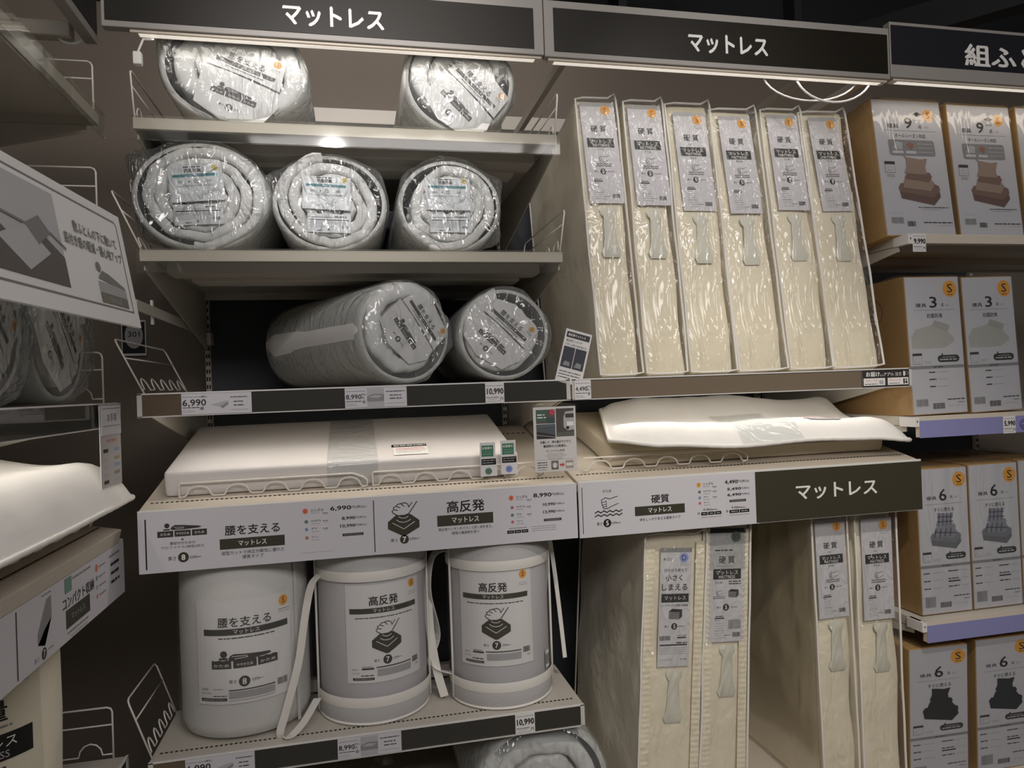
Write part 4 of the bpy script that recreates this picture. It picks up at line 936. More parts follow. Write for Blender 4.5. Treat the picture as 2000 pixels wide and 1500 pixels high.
MB().tube([(-0.498, 0.0, 0.045), (0.0, -0.003, 0.043), (0.498, 0.0, 0.045)], 0.002, CREAM, 6).build('seam', t, smooth=True)
WFUT = mat('white_futon_cotton', 'E4E2DE', 0.85, bump=('noise', 9, 0.5, 0.012), sheen=0.3)
CFUT = mat('cream_futon_side', 'DCD3BE', 0.85, bump=('noise', 14, 0.5, 0.008), sheen=0.2)
def interp(xs, ys, x):
    if x <= xs[0]: return ys[0]
    for a, b_, c, d in zip(xs, xs[1:], ys, ys[1:]):
        if x <= b_:
            s = (x-a)/(b_-a); s = s*s*(3-2*s); return c+(d-c)*s
    return ys[-1]
def futon(t, FX, FZ, BX, BZ, yf, yb, top, side, th=0.045, nu=56, nv=22, sag=0.03, up=0.02):
    """puffy sheet: FZ/BZ = rim heights of the front/back edges"""
    def pt(u, v):
        x = (FX[0]+(FX[-1]-FX[0])*u)*(1-v)+(BX[0]+(BX[-1]-BX[0])*u)*v
        z = interp(FX, FZ, FX[0]+(FX[-1]-FX[0])*u)*(1-v)+interp(BX, BZ, BX[0]+(BX[-1]-BX[0])*u)*v
        e = (1-(2*u-1)**16)*(1-(2*v-1)**6)
        cr = max(0.0, abs(2*u-1)-0.84)/0.16; yy = yf+(yb-yf)*(v+(0.5-v)*0.30*cr*cr)
        hump = 0.030*math.exp(-((v-0.16)/0.16)**2) - sag*math.exp(-((v-0.58)/0.2)**2) + 0.022*math.exp(-((v-0.9)/0.12)**2)
        z += e*(up+hump) + 0.006*noise.noise(Vector((u*14, v*7, 2)))*e
        if v < 0.2: z += 0.003*math.sin(u*150+3*noise.noise(Vector((u*9, 0, 0))))*math.exp(-((v-0.07)/0.05)**2)
        return Vector((x, yy, z)), e
    rows = []; low = []
    for i in range(nu+1):
        r = []; l = []
        for j in range(nv+1):
            p_, e = pt(i/nu, j/nv); r.append(tuple(p_)); l.append((p_.x, p_.y, p_.z-0.004-th*e))
        rows.append(r); low.append(l)
    MB().grid(rows, top).build('top_fabric', t, smooth=True); MB().grid(low, side).build('under_fabric', t, smooth=True)
    rim = [rows[i][0] for i in range(nu+1)]+[rows[nu][j] for j in range(1, nv+1)]+[rows[i][nv] for i in range(nu-1, -1, -1)]+[rows[0][j] for j in range(nv-1, 0, -1)]
    MB().tube([(p_[0], p_[1], p_[2]-0.002) for p_ in rim], 0.0065, PIPE, 8, closed=True).build('piping', t, smooth=True)
    return pt
t = thing('display_futon', 'puffy white display futon with a clear band, lying on the cream block', 'futon', (0, 0, 0))
pt = futon(t, [0.13, 0.285, 0.543, 0.797, 1.004, 1.21], [1.322, 1.304, 1.288, 1.296, 1.290, 1.272], [0.215, 0.36, 0.70, 1.0, 1.12, 1.20], [1.405, 1.425, 1.425, 1.392, 1.405, 1.315], -0.05, 0.40, WFUT, CFUT, th=0.04, sag=0.022, up=0.014)
rows = []
for i in range(7):
    u = 0.385+0.20*i/6; r = []
    for j in range(12):
        v = -0.0+0.62*j/11; q, e = pt(u, v); r.append((q.x, q.y-(0.004 if j == 0 else 0), q.z+0.004))
    rows.append(r)
MB().grid(rows, BANDM).build('clear_band', t, smooth=True)
def surf(u0, u1, v0, v1):
    def f(a, b_, l):
        q, e = pt(u0+(u1-u0)*a/100, v0+(v1-v0)*(b_+42)/44); return (q.x, q.y, q.z+0.003+l)
    return f
p = Print(8)
for k in range(6): p.rect(k*16.6, k*16.6+16.6, -9, 2, DKG, 1)
for k in range(5): p.rect(18, 92, -42+k*5.6, -40+k*5.6, PNK if k > 1 else LGR, 1)
for k in range(6): p.rect(8+k*15, 8+k*15+15, -40, -14, mat('pale_pink_tag', 'D8C6C8', 0.6), 0)
p.build('fabric_label', surf(0.62, 0.77, 0.16, 0.46), t)
# side futon
t = thing('display_futon', 'thick white display futon on the side shelving, corner poking past the shelf', 'futon', (-1.276, 0.013, 0), (0, 0, PI/2))
futon(t, [-1.25, -0.8, -0.45, -0.2, 0.02, 0.10], [1.235, 1.232, 1.232, 1.235, 1.238, 1.232], [-1.25, -0.8, -0.5, -0.2, 0.0, 0.06], [1.42, 1.42, 1.40, 1.375, 1.33, 1.27], -0.05, 0.42, WFUT, CFUT, th=0.05, sag=0.0, up=0.055)
t = thing('cream_base_block', 'cream folded block under the side display futon', 'mattress', (-1.276, 0.013, 1.168), (0, 0, PI/2))
vs, fs = rbox(1.0, 0.4, 0.05, 0.01, 6, 6, 2, off=(-0.56, 0.07, 0.015))
MB().add(vs, fs, CFUT).build('block', t, rot=(TILT, 0, 0), smooth=True)

# ---------------------------------------------------------------- cartons
KRAFT = CARD; BROWNS = (mat('print_beige', 'A08878', 0.6), mat('print_brown', '7E6257', 0.6), mat('print_dark_brown', '6B5048', 0.6))
NAVY = (mat('print_black', '1C1A20', 0.6),)*3; NAVY2 = (mat('print_navy', '1E2530', 0.6),)*3
GREYS = (mat('print_grey', '8B8C93', 0.6), mat('print_grey2', '7C7C82', 0.6), mat('print_grey3', '6E6E74', 0.6)); PALE = (mat('print_pale', 'B5B3AC', 0.6), mat('print_pale2', 'ABA9A2', 0.6))
SHRINK = film('shrink_film', haze=0.03, gloss=0.16, scale=16, strength=0.45, rough=0.08)
def carton(label, x, z, w, h, n, cols, plaid=None, d=0.40, y=0.03, lean=0.05, side=0.0, yaw=0.0, crumple=True, kcol=None):
    t = thing('bedding_carton', label, 'box', (x+w/2, y, z), (-lean, side, yaw), 'cartons of bedding sets')
    MB().box(-w/2, w/2, 0, d, 0, h, KRAFT).build('carton', t, bevel=0.003)
    MB().box(-w/2+0.001, w/2-0.001, 0.02, d-.01, h, h+0.002, KRAFT).build('top_flap', t)
    p = art_box(n, None, cols, plaid); Hh = {'9': 176, '3': 212, '6': 246}[n]
    k = w/100; kz = h/Hh
    p.build('front_print', lambda a, b_, l: (-w/2+0.001+a*(w-.002)/100, -0.0008-l, 0.003+b_*(h-.006)/Hh), t)
    q = Print(); q.ring(0, 0, 9.5, 0.35, DKG, 1); q.text('S', 0, 1.5, 9.5, BLACK, 1); q.fine(-4, 4, -5.5, 1, DKG); q.fine(-14, 0, -h*70+12 if False else -40, 1.2, GRY); q.fine(-14, -4, -43, 1.2, GRY)
    q.build('side_print', lambda a, b_, l: (-w/2-0.0008-l, 0.16-a*0.005, h*0.78+b_*0.005), t)
    b = MB(); e = 0.003
    rows = []; n_ = 14
    for i in range(n_+1):
        r = []
        for j in range(9):
            xx = -w/2-e+(w+2*e)*i/n_; yy = -e+(d+2*e)*j/8
            r.append((xx, yy, h+0.004+(0.016 if crumple else 0.006)*abs(noise.noise(Vector((xx*14+x*9, yy*9, z))))*(1 if 0 < i < n_ and 0 < j < 8 else 0.1)))
        rows.append(r)
    b.grid(rows, SHRINK)
    b.add([(-w/2-e, -e, 0.002), (w/2+e, -e, 0.002), (w/2+e, -e, h+e), (-w/2-e, -e, h+e), (-w/2-e, d+e, 0.002), (w/2+e, d+e, 0.002), (w/2+e, d+e, h+e), (-w/2-e, d+e, h+e)], [(0, 1, 2, 3), (0, 3, 7, 4), (1, 5, 6, 2)], SHRINK)
    b.build('shrink_wrap', t)
    return t
carton('carton marked nine pieces with brown bedding, nearest the cream cases', 1.165, 1.968, 0.280, 0.497, '9', BROWNS, lean=0.11, side=-0.005)
carton('carton marked nine pieces with brown bedding, one place further along', 1.466, 1.968, 0.268, 0.487, '9', BROWNS, lean=0.09, side=-0.005)
carton('carton marked nine pieces, only its kraft side edge showing', 1.757, 1.968, 0.27, 0.487, '9', BROWNS, lean=0.08)
carton('carton marked three pieces with pale bedding, nearest the cream cases', 1.244, 1.349, 0.222, 0.482, '3', PALE, lean=0.035, side=-0.012, d=0.42)
carton('carton marked three pieces with pale bedding, one place further along', 1.483, 1.349, 0.216, 0.482, '3', PALE, lean=0.035, side=-0.02, d=0.42)
PLD = mat('print_plaid', '5C5A66', 0.6)
carton('carton marked six pieces with grey plaid bedding, nearest the cream cases', 1.250, 0.657, 0.205, 0.505, '6', GREYS, PLD, lean=0.012, d=0.42)
carton('carton marked six pieces with grey plaid bedding, one place further along', 1.463, 0.657, 0.207, 0.508, '6', GREYS, PLD, lean=0.012, d=0.42)
carton('carton marked six pieces, only a sliver at the frame edge showing', 1.676, 0.657, 0.207, 0.512, '6', GREYS, PLD, lean=0.012, d=0.42)
carton('carton marked six pieces with black bedding, on the base deck', 1.176, 0.086, 0.236, 0.462, '6', NAVY, lean=-0.012, side=0.02, d=0.42)
carton('carton marked six pieces with navy bedding, on the base deck', 1.452, 0.086, 0.232, 0.466, '6', NAVY2, lean=-0.012, side=0.01, d=0.42)
# ---------------------------------------------------------------- price boards
def board(label, x0, x1, z0, z1, y=-0.045, loc=(0, 0, 0), rz=0):
    t = thing('price_board', label, 'sign', loc, (0, 0, rz), 'price boards on the display shelves')
    MB().box(x0, x1, y, y+0.006, z0, z1, PAPERW).build('board', t)
    MB().box(x0, x1, y-0.0005, y+0.006, z1, z1+0.003, WHT).build('top_edge', t)
    return t
t = board('white price board for two mattress kinds, over the standing rolls', -1.2, -0.004, 1.042, 1.203)
def place(dst, src, x, y, k): dst.it += [([(a*k+x, b*k+y) for a, b in vs], fs, l, m) for vs, fs, l, m in src.it]
def prices(p, x, ys, rows, px, cols, bar):
    """x: circle centre, ys: rows, px: (first left, right of digits, right of yen, left of others)"""
    for i, (nm, L_) in enumerate((('シングル', 'S'), ('セミダブル', 'SD'), ('ダブル', 'D'), ('クイーン', 'Q'))):
        r = 7.6 if i == 0 else 5.0; xx = x+(2 if i else 0); y = ys[i]
        p.circ(xx, y, r, cols[i], 1, 12); p.text(L_, xx, y, r, mat('dark_brown_ink', '5A3428', 0.5), 2)
        p.text(nm, x+15, y+1.5, (8.5, 5.6, 5.2, 5)[i], BLACK, 2, 'l', bold=0.01, wid=(34, 26, 15, 18)[i]); p.fine(x+15, x+36, y-6.5, 1.6, GRY)
        if i < 3: p.fine(x+46, x+60, y-(8 if i == 0 else 0), 2.4, DKG); p.fine(x+48, x+58, y-(11.5 if i == 0 else 4), 1.2)
    for i, r in enumerate(rows):
        y = ys[i]+2; a = px[0] if i == 0 else px[3][i-1]; b = px[1]+(0 if i == 0 else 10)
        p.text(r, b, y, 13 if i == 0 else 9.4, BLACK, 2, 'r', bold=0.022, wid=b-a); p.text('円(税込)', b+1.5, y+0.5, 9 if i == 0 else 6.6, DKG, 2, 'l', wid=px[2]-b-1.5)
    p.rect(bar[0], bar[1], bar[2]-3.6, bar[2]+3.6, DKG, 1); p.fine(bar[0]+5, bar[1]-5, bar[2], 2, LGR, 2)
p = Print(); W = 1196; H = 161; p.rect(0, W, 0, H, PAPER, 0)   # unit = mm
p.rect(15, 18.5, 10, 142, BLACK, 1); p.rect(602.5, 605, 8, 152, BLACK, 1)
for x0, x1, tt in ((45, 84, 'かため'), (87, 127, 'ややかため'), (130, 167, 'かため')):
    p.rect(x0, x1, 92, 108, DKG, 1); p.text(tt, (x0+x1)/2, 100, 7, WHT, 2, wid=24 if len(tt) < 4 else 32)
p.circ(69, 122, 6.4, DKG, 1); p.rect(60, 76, 110, 113.5, DKG, 1); p.poly([(77, 112), (80, 118), (88, 123), (110, 121.5), (150, 117), (154, 114.5), (146, 112), (110, 110), (84, 110)], DKG, 1); p.line([(86, 117), (109, 116.6), (111, 113.6), (90, 113)], 1.1, PAPER, 2)
p.poly([(102, 82), (110, 82), (106, 87.5)], DKG, 1); p.text('腰部分かための', 106, 75, 8, DKG, 2, wid=62); p.text('プロファイル(波型)加工', 106, 64, 8, DKG, 2, wid=107)
p.text('厚さ', 79, 35, 10, DKG, 2, wid=20); p.circ(107, 36.5, 13.5, OLV, 1); p.text('8', 107, 36.5, 14, WHT, 2, bold=0.03); p.text('cm', 131, 35, 6.5, DKG, 2); p.fine(139, 153, 35, 4)
p.text('腰を支える', 282, 98, 26, BLACK, 2, bold=0.014, wid=140); p.rect(198, 364, 48, 76, OLV, 1); p.text(MT, 281, 62, 14, WHT, 2, bold=0.015, wid=72)
p.text('波型カットで体圧分散性に優れた', 282, 38, 10, DKG, 2, wid=161); p.text('硬質タイプ', 281, 25, 10, DKG, 2, wid=54)
prices(p, 420, (135, 106, 85, 62), ('6,990', '8,990', '10,990'), (487, 542, 583, (517, 512)), (RORG, GRN, BLU, mat('brown_pink_ink', 'C08A80', 0.5)), (517, 574, 62.5))
p.fine(405, 490, 22, 1.6, LGR)
icon_press(p, 685.5, 84, 2.2, OLV, PAPER); p.text('厚さ', 657, 36, 9, DKG, 2, wid=19); p.circ(686, 37, 12.5, OLV, 1); p.text('7', 686, 37, 14, WHT, 2, bold=0.03); p.text('cm', 709, 37, 6.5, DKG, 2); p.fine(717, 730, 37, 4)
p.text('高反発', 863, 119, 33, BLACK, 2, bold=0.018, wid=108); p.rect(780, 942, 65, 96, OLV, 1); p.text(MT, 861, 80, 16, WHT, 2, bold=0.015, wid=78)
p.text('高反発ウレタンがバランス良く体を支え、', 861, 56, 9, DKG, 2, wid=156); p.text('理想の寝姿勢を保つ', 860, 43.5, 9, DKG, 2, wid=79)
prices(p, 997, (132, 104, 82, 62), ('8,990', '10,990', '13,990'), (1064, 1118, 1157, (1092, 1092)), (RORG, mat('brown_pink_ink', 'C08A80', 0.5), GRN, PNK), (1093, 1147, 60.5))
for i in range(3): p.rect(982+i*21.5, 1002+i*21.5, 29, 38, BLACK, 1); p.fine(986+i*21.5, 998+i*21.5, 33.5, 3, LGR, 2)
p.fine(988, 1040, 44, 3, GRY)
for i in range(3): p.fine(1056, 1130, 44-i*6, 1.8, GRY)
p.build('print', lambda a, b, l: (-1.198+a*0.001, -0.0465-l, 1.042+b*0.001), t)
t = board('white and olive price board for hard mattresses, over the D badge case', 0.004, 1.198, 1.040, 1.205, y=-0.045)
p = Print(); p.rect(0, 590, 0, 163, PAPER, 0); p.rect(8, 10, 12, 150, BLACK, 1)
p.text('かため', 87, 135, 9, DKG, 2, wid=28); icon_fist(p, 90, 96, 2.15); p.text('厚さ', 60, 38, 9, DKG, 2, wid=17); p.circ(85, 39, 12.5, BLACK, 1); p.text('5', 85, 39, 14, WHT, 2, bold=0.03); p.text('cm', 107, 38, 6.5, DKG, 2); p.fine(115, 128, 38, 4)
p.text('硬質', 257, 101, 25, BLACK, 2, bold=0.015, wid=58); p.rect(174, 337, 53, 81, OLV, 1); p.text(MT, 255, 67, 15, WHT, 2, bold=0.015, wid=76); p.text('体をしっかり支える硬質タイプ', 255, 41, 9, DKG, 2, wid=134)
prices(p, 386, (134, 112, 94, 77), ('4,490', '5,490', '6,490'), (474, 518, 558, (482, 482)), (ORG, GRN, BLU, PNK), (488, 545, 77))
for x0, n_ in ((391, 3), (487, 2)):
    for i in range(n_): wq = 70/n_; p.rect(x0+i*wq, x0+i*wq+wq-2, 39, 49, BLACK, 1); p.fine(x0+i*wq+5, x0+i*wq+wq-7, 44, 4, LGR, 2)
    p.circ(x0+11, 57, 3.6, GRY, 1); p.poly([(x0+16, 53), (x0+19, 60), (x0+57, 55), (x0+55, 53)], GRY, 1); p.fine(x0, x0+68, 33, 2, GRY); p.circ(x0-8, 46, 4, GRY, 1)
p.rect(579, 1191, 2, 162, mat('board_olive', '403C2E', 0.5, spec=0.3), 1); p.text(MT, 870, 88, 48, WHT, 2, bold=0.02, wid=296)
p.build('print', lambda a, b, l: (0.006+a*0.001, -0.0465-l, 1.040+b*0.001), t)
t = board('white price board for the compact mattress, along the side shelving', -1.19, 0.02, 0.985, 1.105+0.02, y=-0.02, loc=(-1.276, 0.0, 0), rz=PI/2)
p = Print(); p.rect(0, 1208, 0, 138, PAPER, 0)
p.rect(578, 583, 6, 132, DKG, 1); p.poly([(668, 40), (668, 62), (712, 118), (735, 122), (735, 78), (700, 30)], GRY, 1); p.poly([(668, 40), (700, 62), (735, 78), (700, 30)], DKG, 1); p.fine(690, 735, 130, 4); p.circ(695, 16, 12, DKG, 1); p.text('7', 695, 16, 14, WHT, 2); p.text('厚さ', 660, 14, 10, GRY, 2); p.fine(715, 740, 18, 4)
p.rect(805, 845, 102, 134, GRN, 1); p.fine(850, 960, 126, 6, GRY)
p.text('コンパクト収納', 885, 82, 26, DKG, 2, bold=0.015, wid=185); p.rect(808, 950, 26, 66, OLV, 1); p.text(MT, 878, 46, 14, LGR, 2, wid=80); p.fine(815, 940, 16, 6, GRY); p.fine(830, 930, 6, 5, LGR)
for i, (c, dy) in enumerate(((RORG, 112), (GRN, 88), (BLU, 66), (PNK, 44))): p.circ(1000, dy, 9 if i == 0 else 6, c, 1); p.fine(1014, 1060, dy, 5, GRY)
p.fine(1090, 1170, 118, 8, GRY)
for dy in (96, 74, 52): p.fine(1100, 1165, dy, 11, DKG)
p.build('print', lambda a, b, l: (-1.188+a*0.001, -0.0215-l, 0.986+b*0.001), t)

# ---------------------------------------------------------------- price tags
def tag_card(label, x, z, art, W, y=-0.0245, rx=0, k=0.001, loc=None, H=58, th=0.0006, nm='price_tag'):
    t = thing(nm, label, 'price tag', (x, y, z), (rx, 0, 0), 'price tags on the shelf rails')
    MB().box(0, W*k, 0, th, 0, H*k, PAPERW).build('card', t)
    art.build('print', lambda a, b, l: (a*k, -0.0003-l, b*k), t)
    return t
R3 = 1.4535
tag_card('wide tag reading 6,990 with a small mattress drawing, on the price rail', -1.088, R3, art_price('6,990', 178, 56, 'wide', PAPER), 178, H=56)
tag_card('wide tag reading 8,990 with a grey picture, on the rail under the sideways roll', -0.662, R3, art_price('8,990', 172, 56, 'photo', PAPER), 172, H=56)
tag_card('tall tag reading 10,990 on the upper price rail, under a mesh-covered roll', -0.262, R3-0.002, art_price('10,990', 56, 60, 'big'), 56, H=60)
tag_card('small tag reading 4,490 on the rail under the first cream case', 0.010, R3-0.002, art_price('4,490', 52, 58), 52, H=58)
tag_card('tag reading 9,990 on the rail under the first nine-piece carton', 1.223, 1.905, art_price('9,990', 52, 62, 'big'), 52, H=62, y=-0.0175)
tag_card('tag reading 5,990 on the lavender rail under the three-piece cartons', 1.559, 1.274, art_price('5,990', 52, 60, 'big'), 52, H=60, y=-0.0215)
tag_card('wide tag with a grey picture at the wall end of the bottom rail', -1.10, 0.4965, art_price('6,990', 172, 56, 'wide', PAPER), 172, H=56, y=-0.0645)
tag_card('wide tag reading 8,990 with a grey picture, on the bottom rail', -0.713, 0.4965, art_price('8,990', 172, 56, 'photo', PAPER), 172, H=56, y=-0.0645)
tag_card('tall tag reading 10,990 on the bottom rail', -0.216, 0.4955, art_price('10,990', 58, 60, 'big'), 58, H=60, y=-0.0645)
p = Print(); p.circ(22, 22, 20, mat('purple_badge', '6E68A8', 0.5), 0, 24); p.fine(8, 36, 24, 4, LGR, 1)
t = thing('round_rail_badge', 'round purple badge beside the 5,990 tag on the lavender rail', 'price tag', (1.628, -0.0215, 1.281))
p.build('badge', lambda a, b, l: (a*0.001, -0.0003-l, b*0.001), t)
p = Print(); p.rect(0, 180, 0, 54, mat('dark_sticker', '35312F', 0.5), 0); p.text('お届け', 40, 41, 15, WHT, 1, bold=0.03, wid=52); p.text('なら', 74, 37, 7, WHT, 1); p.text('アプリ', 98, 40, 11, WHT, 1, bold=0.02, wid=32); p.text('で', 118, 37, 6, WHT, 1); p.text('注文', 138, 40, 12, WHT, 1, bold=0.01); p.rect(157, 164, 33, 49, WHT, 1); p.ring(171, 42, 5, 1.6, WHT, 1)
p.rect(4, 86, 4, 28, WHT, 1); p.rect(96, 176, 4, 28, WHT, 1); p.text('大きくても', 34, 20, 7, RORG, 2, wid=46); p.fine(8, 56, 9, 3.4, DKG); p.rect(63, 80, 8, 21, LGR, 2); p.text('手ぶらで', 124, 20, 7.5, PNK, 2, wid=42); p.fine(102, 142, 9, 3, DKG); p.rect(156, 162, 7, 24, DKG, 2); p.circ(168, 12, 4.5, DKG, 2); p.circ(168, 21, 3, DKG, 2)
tag_card('dark delivery sticker at the carton end of the price rail', 1.003, 1.4545, p, 180, H=54, nm='rail_sticker')

# ---------------------------------------------------------------- small signs
ACR = film('acrylic', haze=0.02, gloss=0.07, scale=2, strength=0.1, rough=0.05, tint='FFFFFF')
t = thing('picture_sign', 'tall clear-cased sign with truck photos on the front of the display shelf', 'sign', (-0.124, -0.04, 1.242))
MB().box(0, 0.13, 0.002, 0.004, 0, 0.192, PAPERW).build('card', t)
b = MB().add([(-0.004, -.002, 0), (0.134, -.002, 0), (0.134, -.002, 0.197), (-0.004, -.002, 0.197)], [(0, 1, 2, 3)], ACR); b.build('clear_case', t)
MB().add([(-0.004, 0, 0.196), (0.134, 0, 0.196), (0.09, 0.05, 0.206), (0.05, 0.05, 0.206)], [(0, 1, 2, 3)], ACR).build('clear_top', t)
MB().box(0.01, 0.12, 0.004, 0.05, -0.002, 0.001, ACR).build('foot', t)
p = Print(); p.rect(0, 130, 0, 192, mat('sign_grey_paper', 'DAD7D3', 0.5), 0)
p.rect(8, 66, 143, 184, mat('photo_dark_red', '5C4A48', 0.6), 1); p.rect(8, 40, 150, 184, mat('photo_green', '3E5F4E', 0.6), 2); p.text('Nicest', 24, 168, 6.5, WHT, 3, wid=22) if False else None; p.fine(12, 34, 169, 5, WHT, 3); p.fine(12, 38, 161, 5, WHT, 3); p.circ(58, 176, 9, mat('photo_red', 'B8404E', 0.6), 2, 14); p.rect(40, 66, 143, 160, mat('photo_teal', '2E4A44', 0.6), 2)
p.rect(8, 66, 98, 141, mat('photo_slate', '4B525A', 0.6), 1); p.poly([(8, 98), (66, 98), (66, 108), (30, 116), (8, 120)], mat('photo_black', '1E1C1C', 0.6), 2); p.line([(8, 110), (66, 102)], 1.4, LGR, 3); p.line([(14, 134), (58, 137)], 1.4, GRY, 3)
p.rect(69, 124, 103, 186, mat('photo_brown', '4A403C', 0.6), 1); p.poly([(92, 130), (92, 160), (98, 176), (124, 178), (124, 122), (104, 120)], LGR, 2); p.rect(98, 124, 158, 170, DKG, 3); p.circ(104, 128, 5, BLACK, 3); p.rect(69, 124, 103, 116, mat('photo_moss', '585A4E', 0.6), 2); p.rect(102, 122, 134, 146, WHT, 3)
p.text('圧縮して、持ち運びラクラク。', 66, 88, 8, BLACK, 2, bold=0.015, wid=96); p.text('輸送時のCO2削減も。', 64, 76, 8, BLACK, 2, bold=0.015, wid=72); p.text('はこぶ→CO₂削減', 64, 62, 7, DKG, 2, wid=56)
for i, (a, c) in enumerate(((40, 90), (32, 98), (38, 88), (44, 86))): p.fine(a, c, 53-i*5, 1.6, GRY)
p.rect(6, 124, 36, 36.6, GRY, 1)
for i in range(4): p.fine(8, 38-(i == 3)*2, 28-i*7, 3.4 if i < 3 else 1.6, DKG)
p.rect(50, 72, 6, 32, mat('photo_tan', '6E5C50', 0.6), 1); p.circ(61, 19, 8, LGR, 2, ry=9); p.rect(57, 65, 12, 24, PAPERW, 3); p.poly([(76, 16), (84, 16), (84, 12), (91, 19), (84, 26), (84, 22), (76, 22)], mat('red_arrow_ink', 'C9524C', 0.5), 1); p.rect(94, 118, 8, 31, mat('photo_tan2', 'A99A8C', 0.6), 1); p.rect(96, 116, 15, 24, PAPERW, 2)
p.build('print', lambda a, b, l: (a*0.001, 0.0018-l, b*0.001), t)
t = thing('info_card', 'dark-topped info card tilted to one side at the end of the price rail', 'sign', (-0.049, -0.020, 1.512), (-0.05, 0.28, 0))
MB().box(0, 0.084, 0, 0.0015, 0, 0.163, PAPERW).build('card', t)
MB().add([(-0.002, -.003, -.004), (0.086, -.003, -.004), (0.086, -.003, 0.165), (-0.002, -.003, 0.165)], [(0, 1, 2, 3)], ACR).build('clear_case', t)
p = Print(); p.rect(0, 84, 0, 163, PAPERW, 0); p.rect(5, 79, 138, 156, BLACK, 1); p.text('高反発マットレス', 38, 147, 8, WHT, 2, bold=0.02, wid=56); p.text('高反発ウレタンが', 33, 129, 8, DKG, 2, wid=50); p.text('バランス良く体を支える', 40, 117, 8, DKG, 2, wid=68)
p.rect(5, 41, 46, 110, mat('night_blue', '2B2E3E', 0.6), 1); p.rect(43, 78, 46, 110, mat('night_blue', '2B2E3E', 0.6), 1); p.poly([(12, 52), (34, 52), (32, 64), (16, 66)], GRY, 2); p.poly([(48, 52), (70, 52), (70, 66), (54, 68)], GRY, 2)
for i in range(3): p.fine(6, 74-(i == 2)*30, 34-i*9, 3.6, DKG)
p.fine(50, 74, 6, 2, GRY)
p.build('print', lambda a, b, l: (a*0.001, -0.0003-l, b*0.001), t)
def order_card(label, x, z, badge, cm, lean):
    t = thing('order_card', label, 'sign', (x, -0.004, z), (lean, 0, 0), 'small green order cards')
    MB().box(0, 0.05, 0, 0.001, 0.0, 0.058, PAPERW).build('lower_card', t); MB().box(0.0, 0.046, 0.004, 0.005, 0.045, 0.100, PAPERW).build('upper_card', t)
    MB().box(-0.002, 0.052, 0.001, 0.003, -0.001, 0.004, ACR).build('clear_foot', t)
    p = Print(); p.rect(0, 50, 0, 58, PAPERW, 0); p.rect(3, 47, 34, 52, BLACK, 1); p.fine(6, 44, 47, 3, LGR, 2); p.fine(6, 40, 40, 3, LGR, 2); p.circ(24, 15, 11, cm, 1, 8); p.text(badge, 24, 15, 10, DKG, 2)
    p.build('print', lambda a, b, l: (a*0.001, -0.0003-l, b*0.001), t)
    p = Print(); p.rect(0, 46, 0, 55, PAPERW, 0); p.rect(5, 40, 8, 46, mat('order_green', '3E7F5E', 0.5), 1); p.text('お取寄せ', 22, 38, 8, WHT, 2, bold=0.02, wid=30); p.fine(10, 36, 27, 2, LGR, 2); p.fine(9, 36, 20, 2.6, LGR, 2); p.fine(12, 30, 13, 2, LGR, 2)
    p.build('print', lambda a, b, l: (a*0.001, 0.0037-l, 0.045+b*0.001), t)
order_card('small green order card with a leaf-green SD badge, nearer the display mattress', -0.281, 1.236, 'SD', GRN, 0.06)
order_card('small green order card with a blue D badge, beside the picture sign', -0.219, 1.239, 'D', PERI, 0.06)
# aisle number on the wall
t = thing('aisle_number_sign', 'small dark square sign with a pale disc numbered 301 on the brown wall', 'sign', (-1.547, 1.085, 1.680))
MB().box(-0.001, 0.091, 0, 0.012, -0.004, 0.142, PAPERW).build('backing', t, bevel=0.001)
p = Print(); p.rect(3, 87, 6, 134, mat('navy_sign', '15161F', 0.5), 0); p.circ(46, 78, 34, LGR, 1, 24, ry=52); p.text('301', 46, 84, 22, DKG, 2, bold=0.01, wid=44)
p.build('print', lambda a, b, l: (a*0.001, -0.0004-l, b*0.001), t)
# hanging leaflet strip on the side rail
t = thing('hanging_leaflet', 'narrow leaflet strip hanging from the rail of the side shelving', 'sign', (-1.246, -0.158, 1.492))
MB().box(-0.002, 0, 0, 0.155, -0.210, -0.005, PAPERW).box(0.001, 0.003, 0.002, 0.152, -0.080, -0.002, PAPER).build('sheet', t)
p = Print(); p.rect(0, 155, -210, -80, mat('leaflet_paper', 'BDB8B8', 0.5), 0); p.rect(0, 155, -80, 0, mat('leaflet_head', 'A9A6A6', 0.5), 0); p.rect(10, 145, -14, -12, GRY, 1); p.text('お手頃', 80, -36, 20, DKG, 1, wid=70); p.rect(10, 145, -58, -56, GRY, 1); p.fine(40, 110, -94, 10, mat('brown_pink_ink', 'C08A80', 0.5))
for dy, l_, r_ in ((-118, DKG, BLU), (-140, LGR, mat('khaki_ink', 'A39C80', 0.5)), (-158, LGR, BLU), (-178, LGR, GRY), (-196, DKG, LGR)):
    p.rect(16, 52, dy-5, dy+4, l_, 1); p.rect(96, 140, dy-5, dy+4, r_, 1)
p.build('print', lambda a, b, l: (0.0032+l if b > -79.9 else 0.0006+l, a*0.001, b*0.001), t)
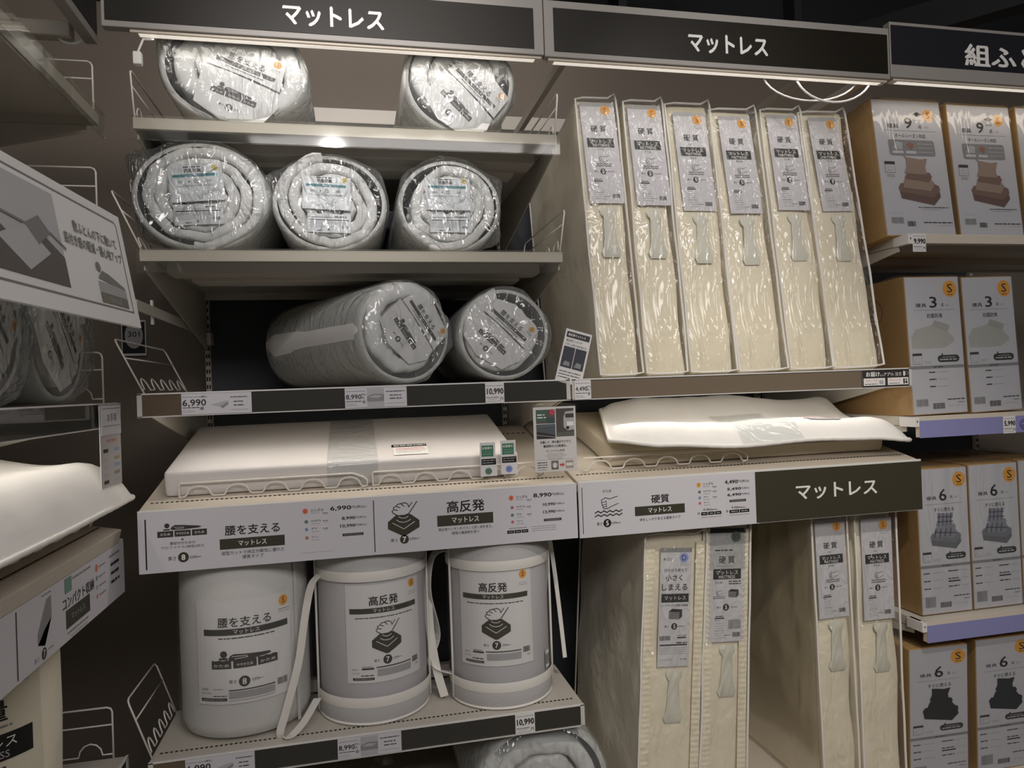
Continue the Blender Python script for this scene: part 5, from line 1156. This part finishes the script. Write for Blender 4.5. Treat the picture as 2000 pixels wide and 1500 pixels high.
# tilted poster board
BL, BR, TL, TR = (-1.160, -0.930, 1.660), (-1.100, -0.33, 1.660), (-1.207, -0.92, 1.918), (-1.149, -0.30, 1.916)
n = (Vector(BR)-Vector(BL)).cross(Vector(TL)-Vector(BL)).normalized()
t = thing('poster_board', 'large white poster board tilted forward from the side shelving', 'sign', BL)
V = [Vector(q)-Vector(BL) for q in (BL, BR, TR, TL)]
MB().add([tuple(v) for v in V]+[tuple(v-n*0.006) for v in V], [(0, 1, 2, 3), (7, 6, 5, 4), (0, 4, 5, 1), (1, 5, 6, 2), (2, 6, 7, 3), (3, 7, 4, 0)], PAPERW).build('board', t)
f = quadmap(V[0], V[1], V[3], V[2], 600, 270, n)
GI = mat('poster_grey_ink', '7D7A78', 0.6); DI = mat('poster_photo_dark', '5E5854', 0.6)
p = Print(); p.rect(0, 600, 0, 270, PAPERW, 0); p.line([(0, 34), (574, 34), (574, 240), (566, 248), (0, 248)], 4, GI, 1)
p.rect(0, 300, 52, 236, LGR, 1); p.poly([(0, 52), (300, 52), (300, 110), (220, 150), (170, 96), (90, 140), (0, 120)], DI, 2); p.poly([(90, 110), (170, 64), (250, 108), (180, 150)], LGR, 3); p.poly([(180, 150), (230, 176), (262, 150), (215, 118)], GI, 4); p.line([(60, 160), (180, 150), (262, 150), (310, 130)], 5, GI, 4)
p.text('敷ふとんの下に敷いて', 455, 190, 24, GI, 2, bold=0.02, wid=190); p.text('底付き感の軽減・寝心地アップ', 440, 158, 24, GI, 2, bold=0.02, wid=250)
p.circ(436, 118, 11, GI, 2); p.poly([(430, 96), (450, 112), (480, 108), (548, 88), (545, 82), (430, 92)], GI, 2); p.rect(424, 552, 62, 86, mat('poster_light_slab', 'A5A5A6', 0.6), 2); p.rect(424, 552, 40, 61, mat('poster_olive_slab', '77746A', 0.6), 2); p.text(MT, 490, 50, 12, LGR, 3, wid=50)
p.build('print', lambda a, b, l: f(a, b, l+0.0006), t)
MB().tube([(-0.02, 0.40, 0.10), (-0.09, 0.42, 0.14), (-0.125, 0.42, 0.27)], 0.004, WIRE, 6).build('holder', t, smooth=True)
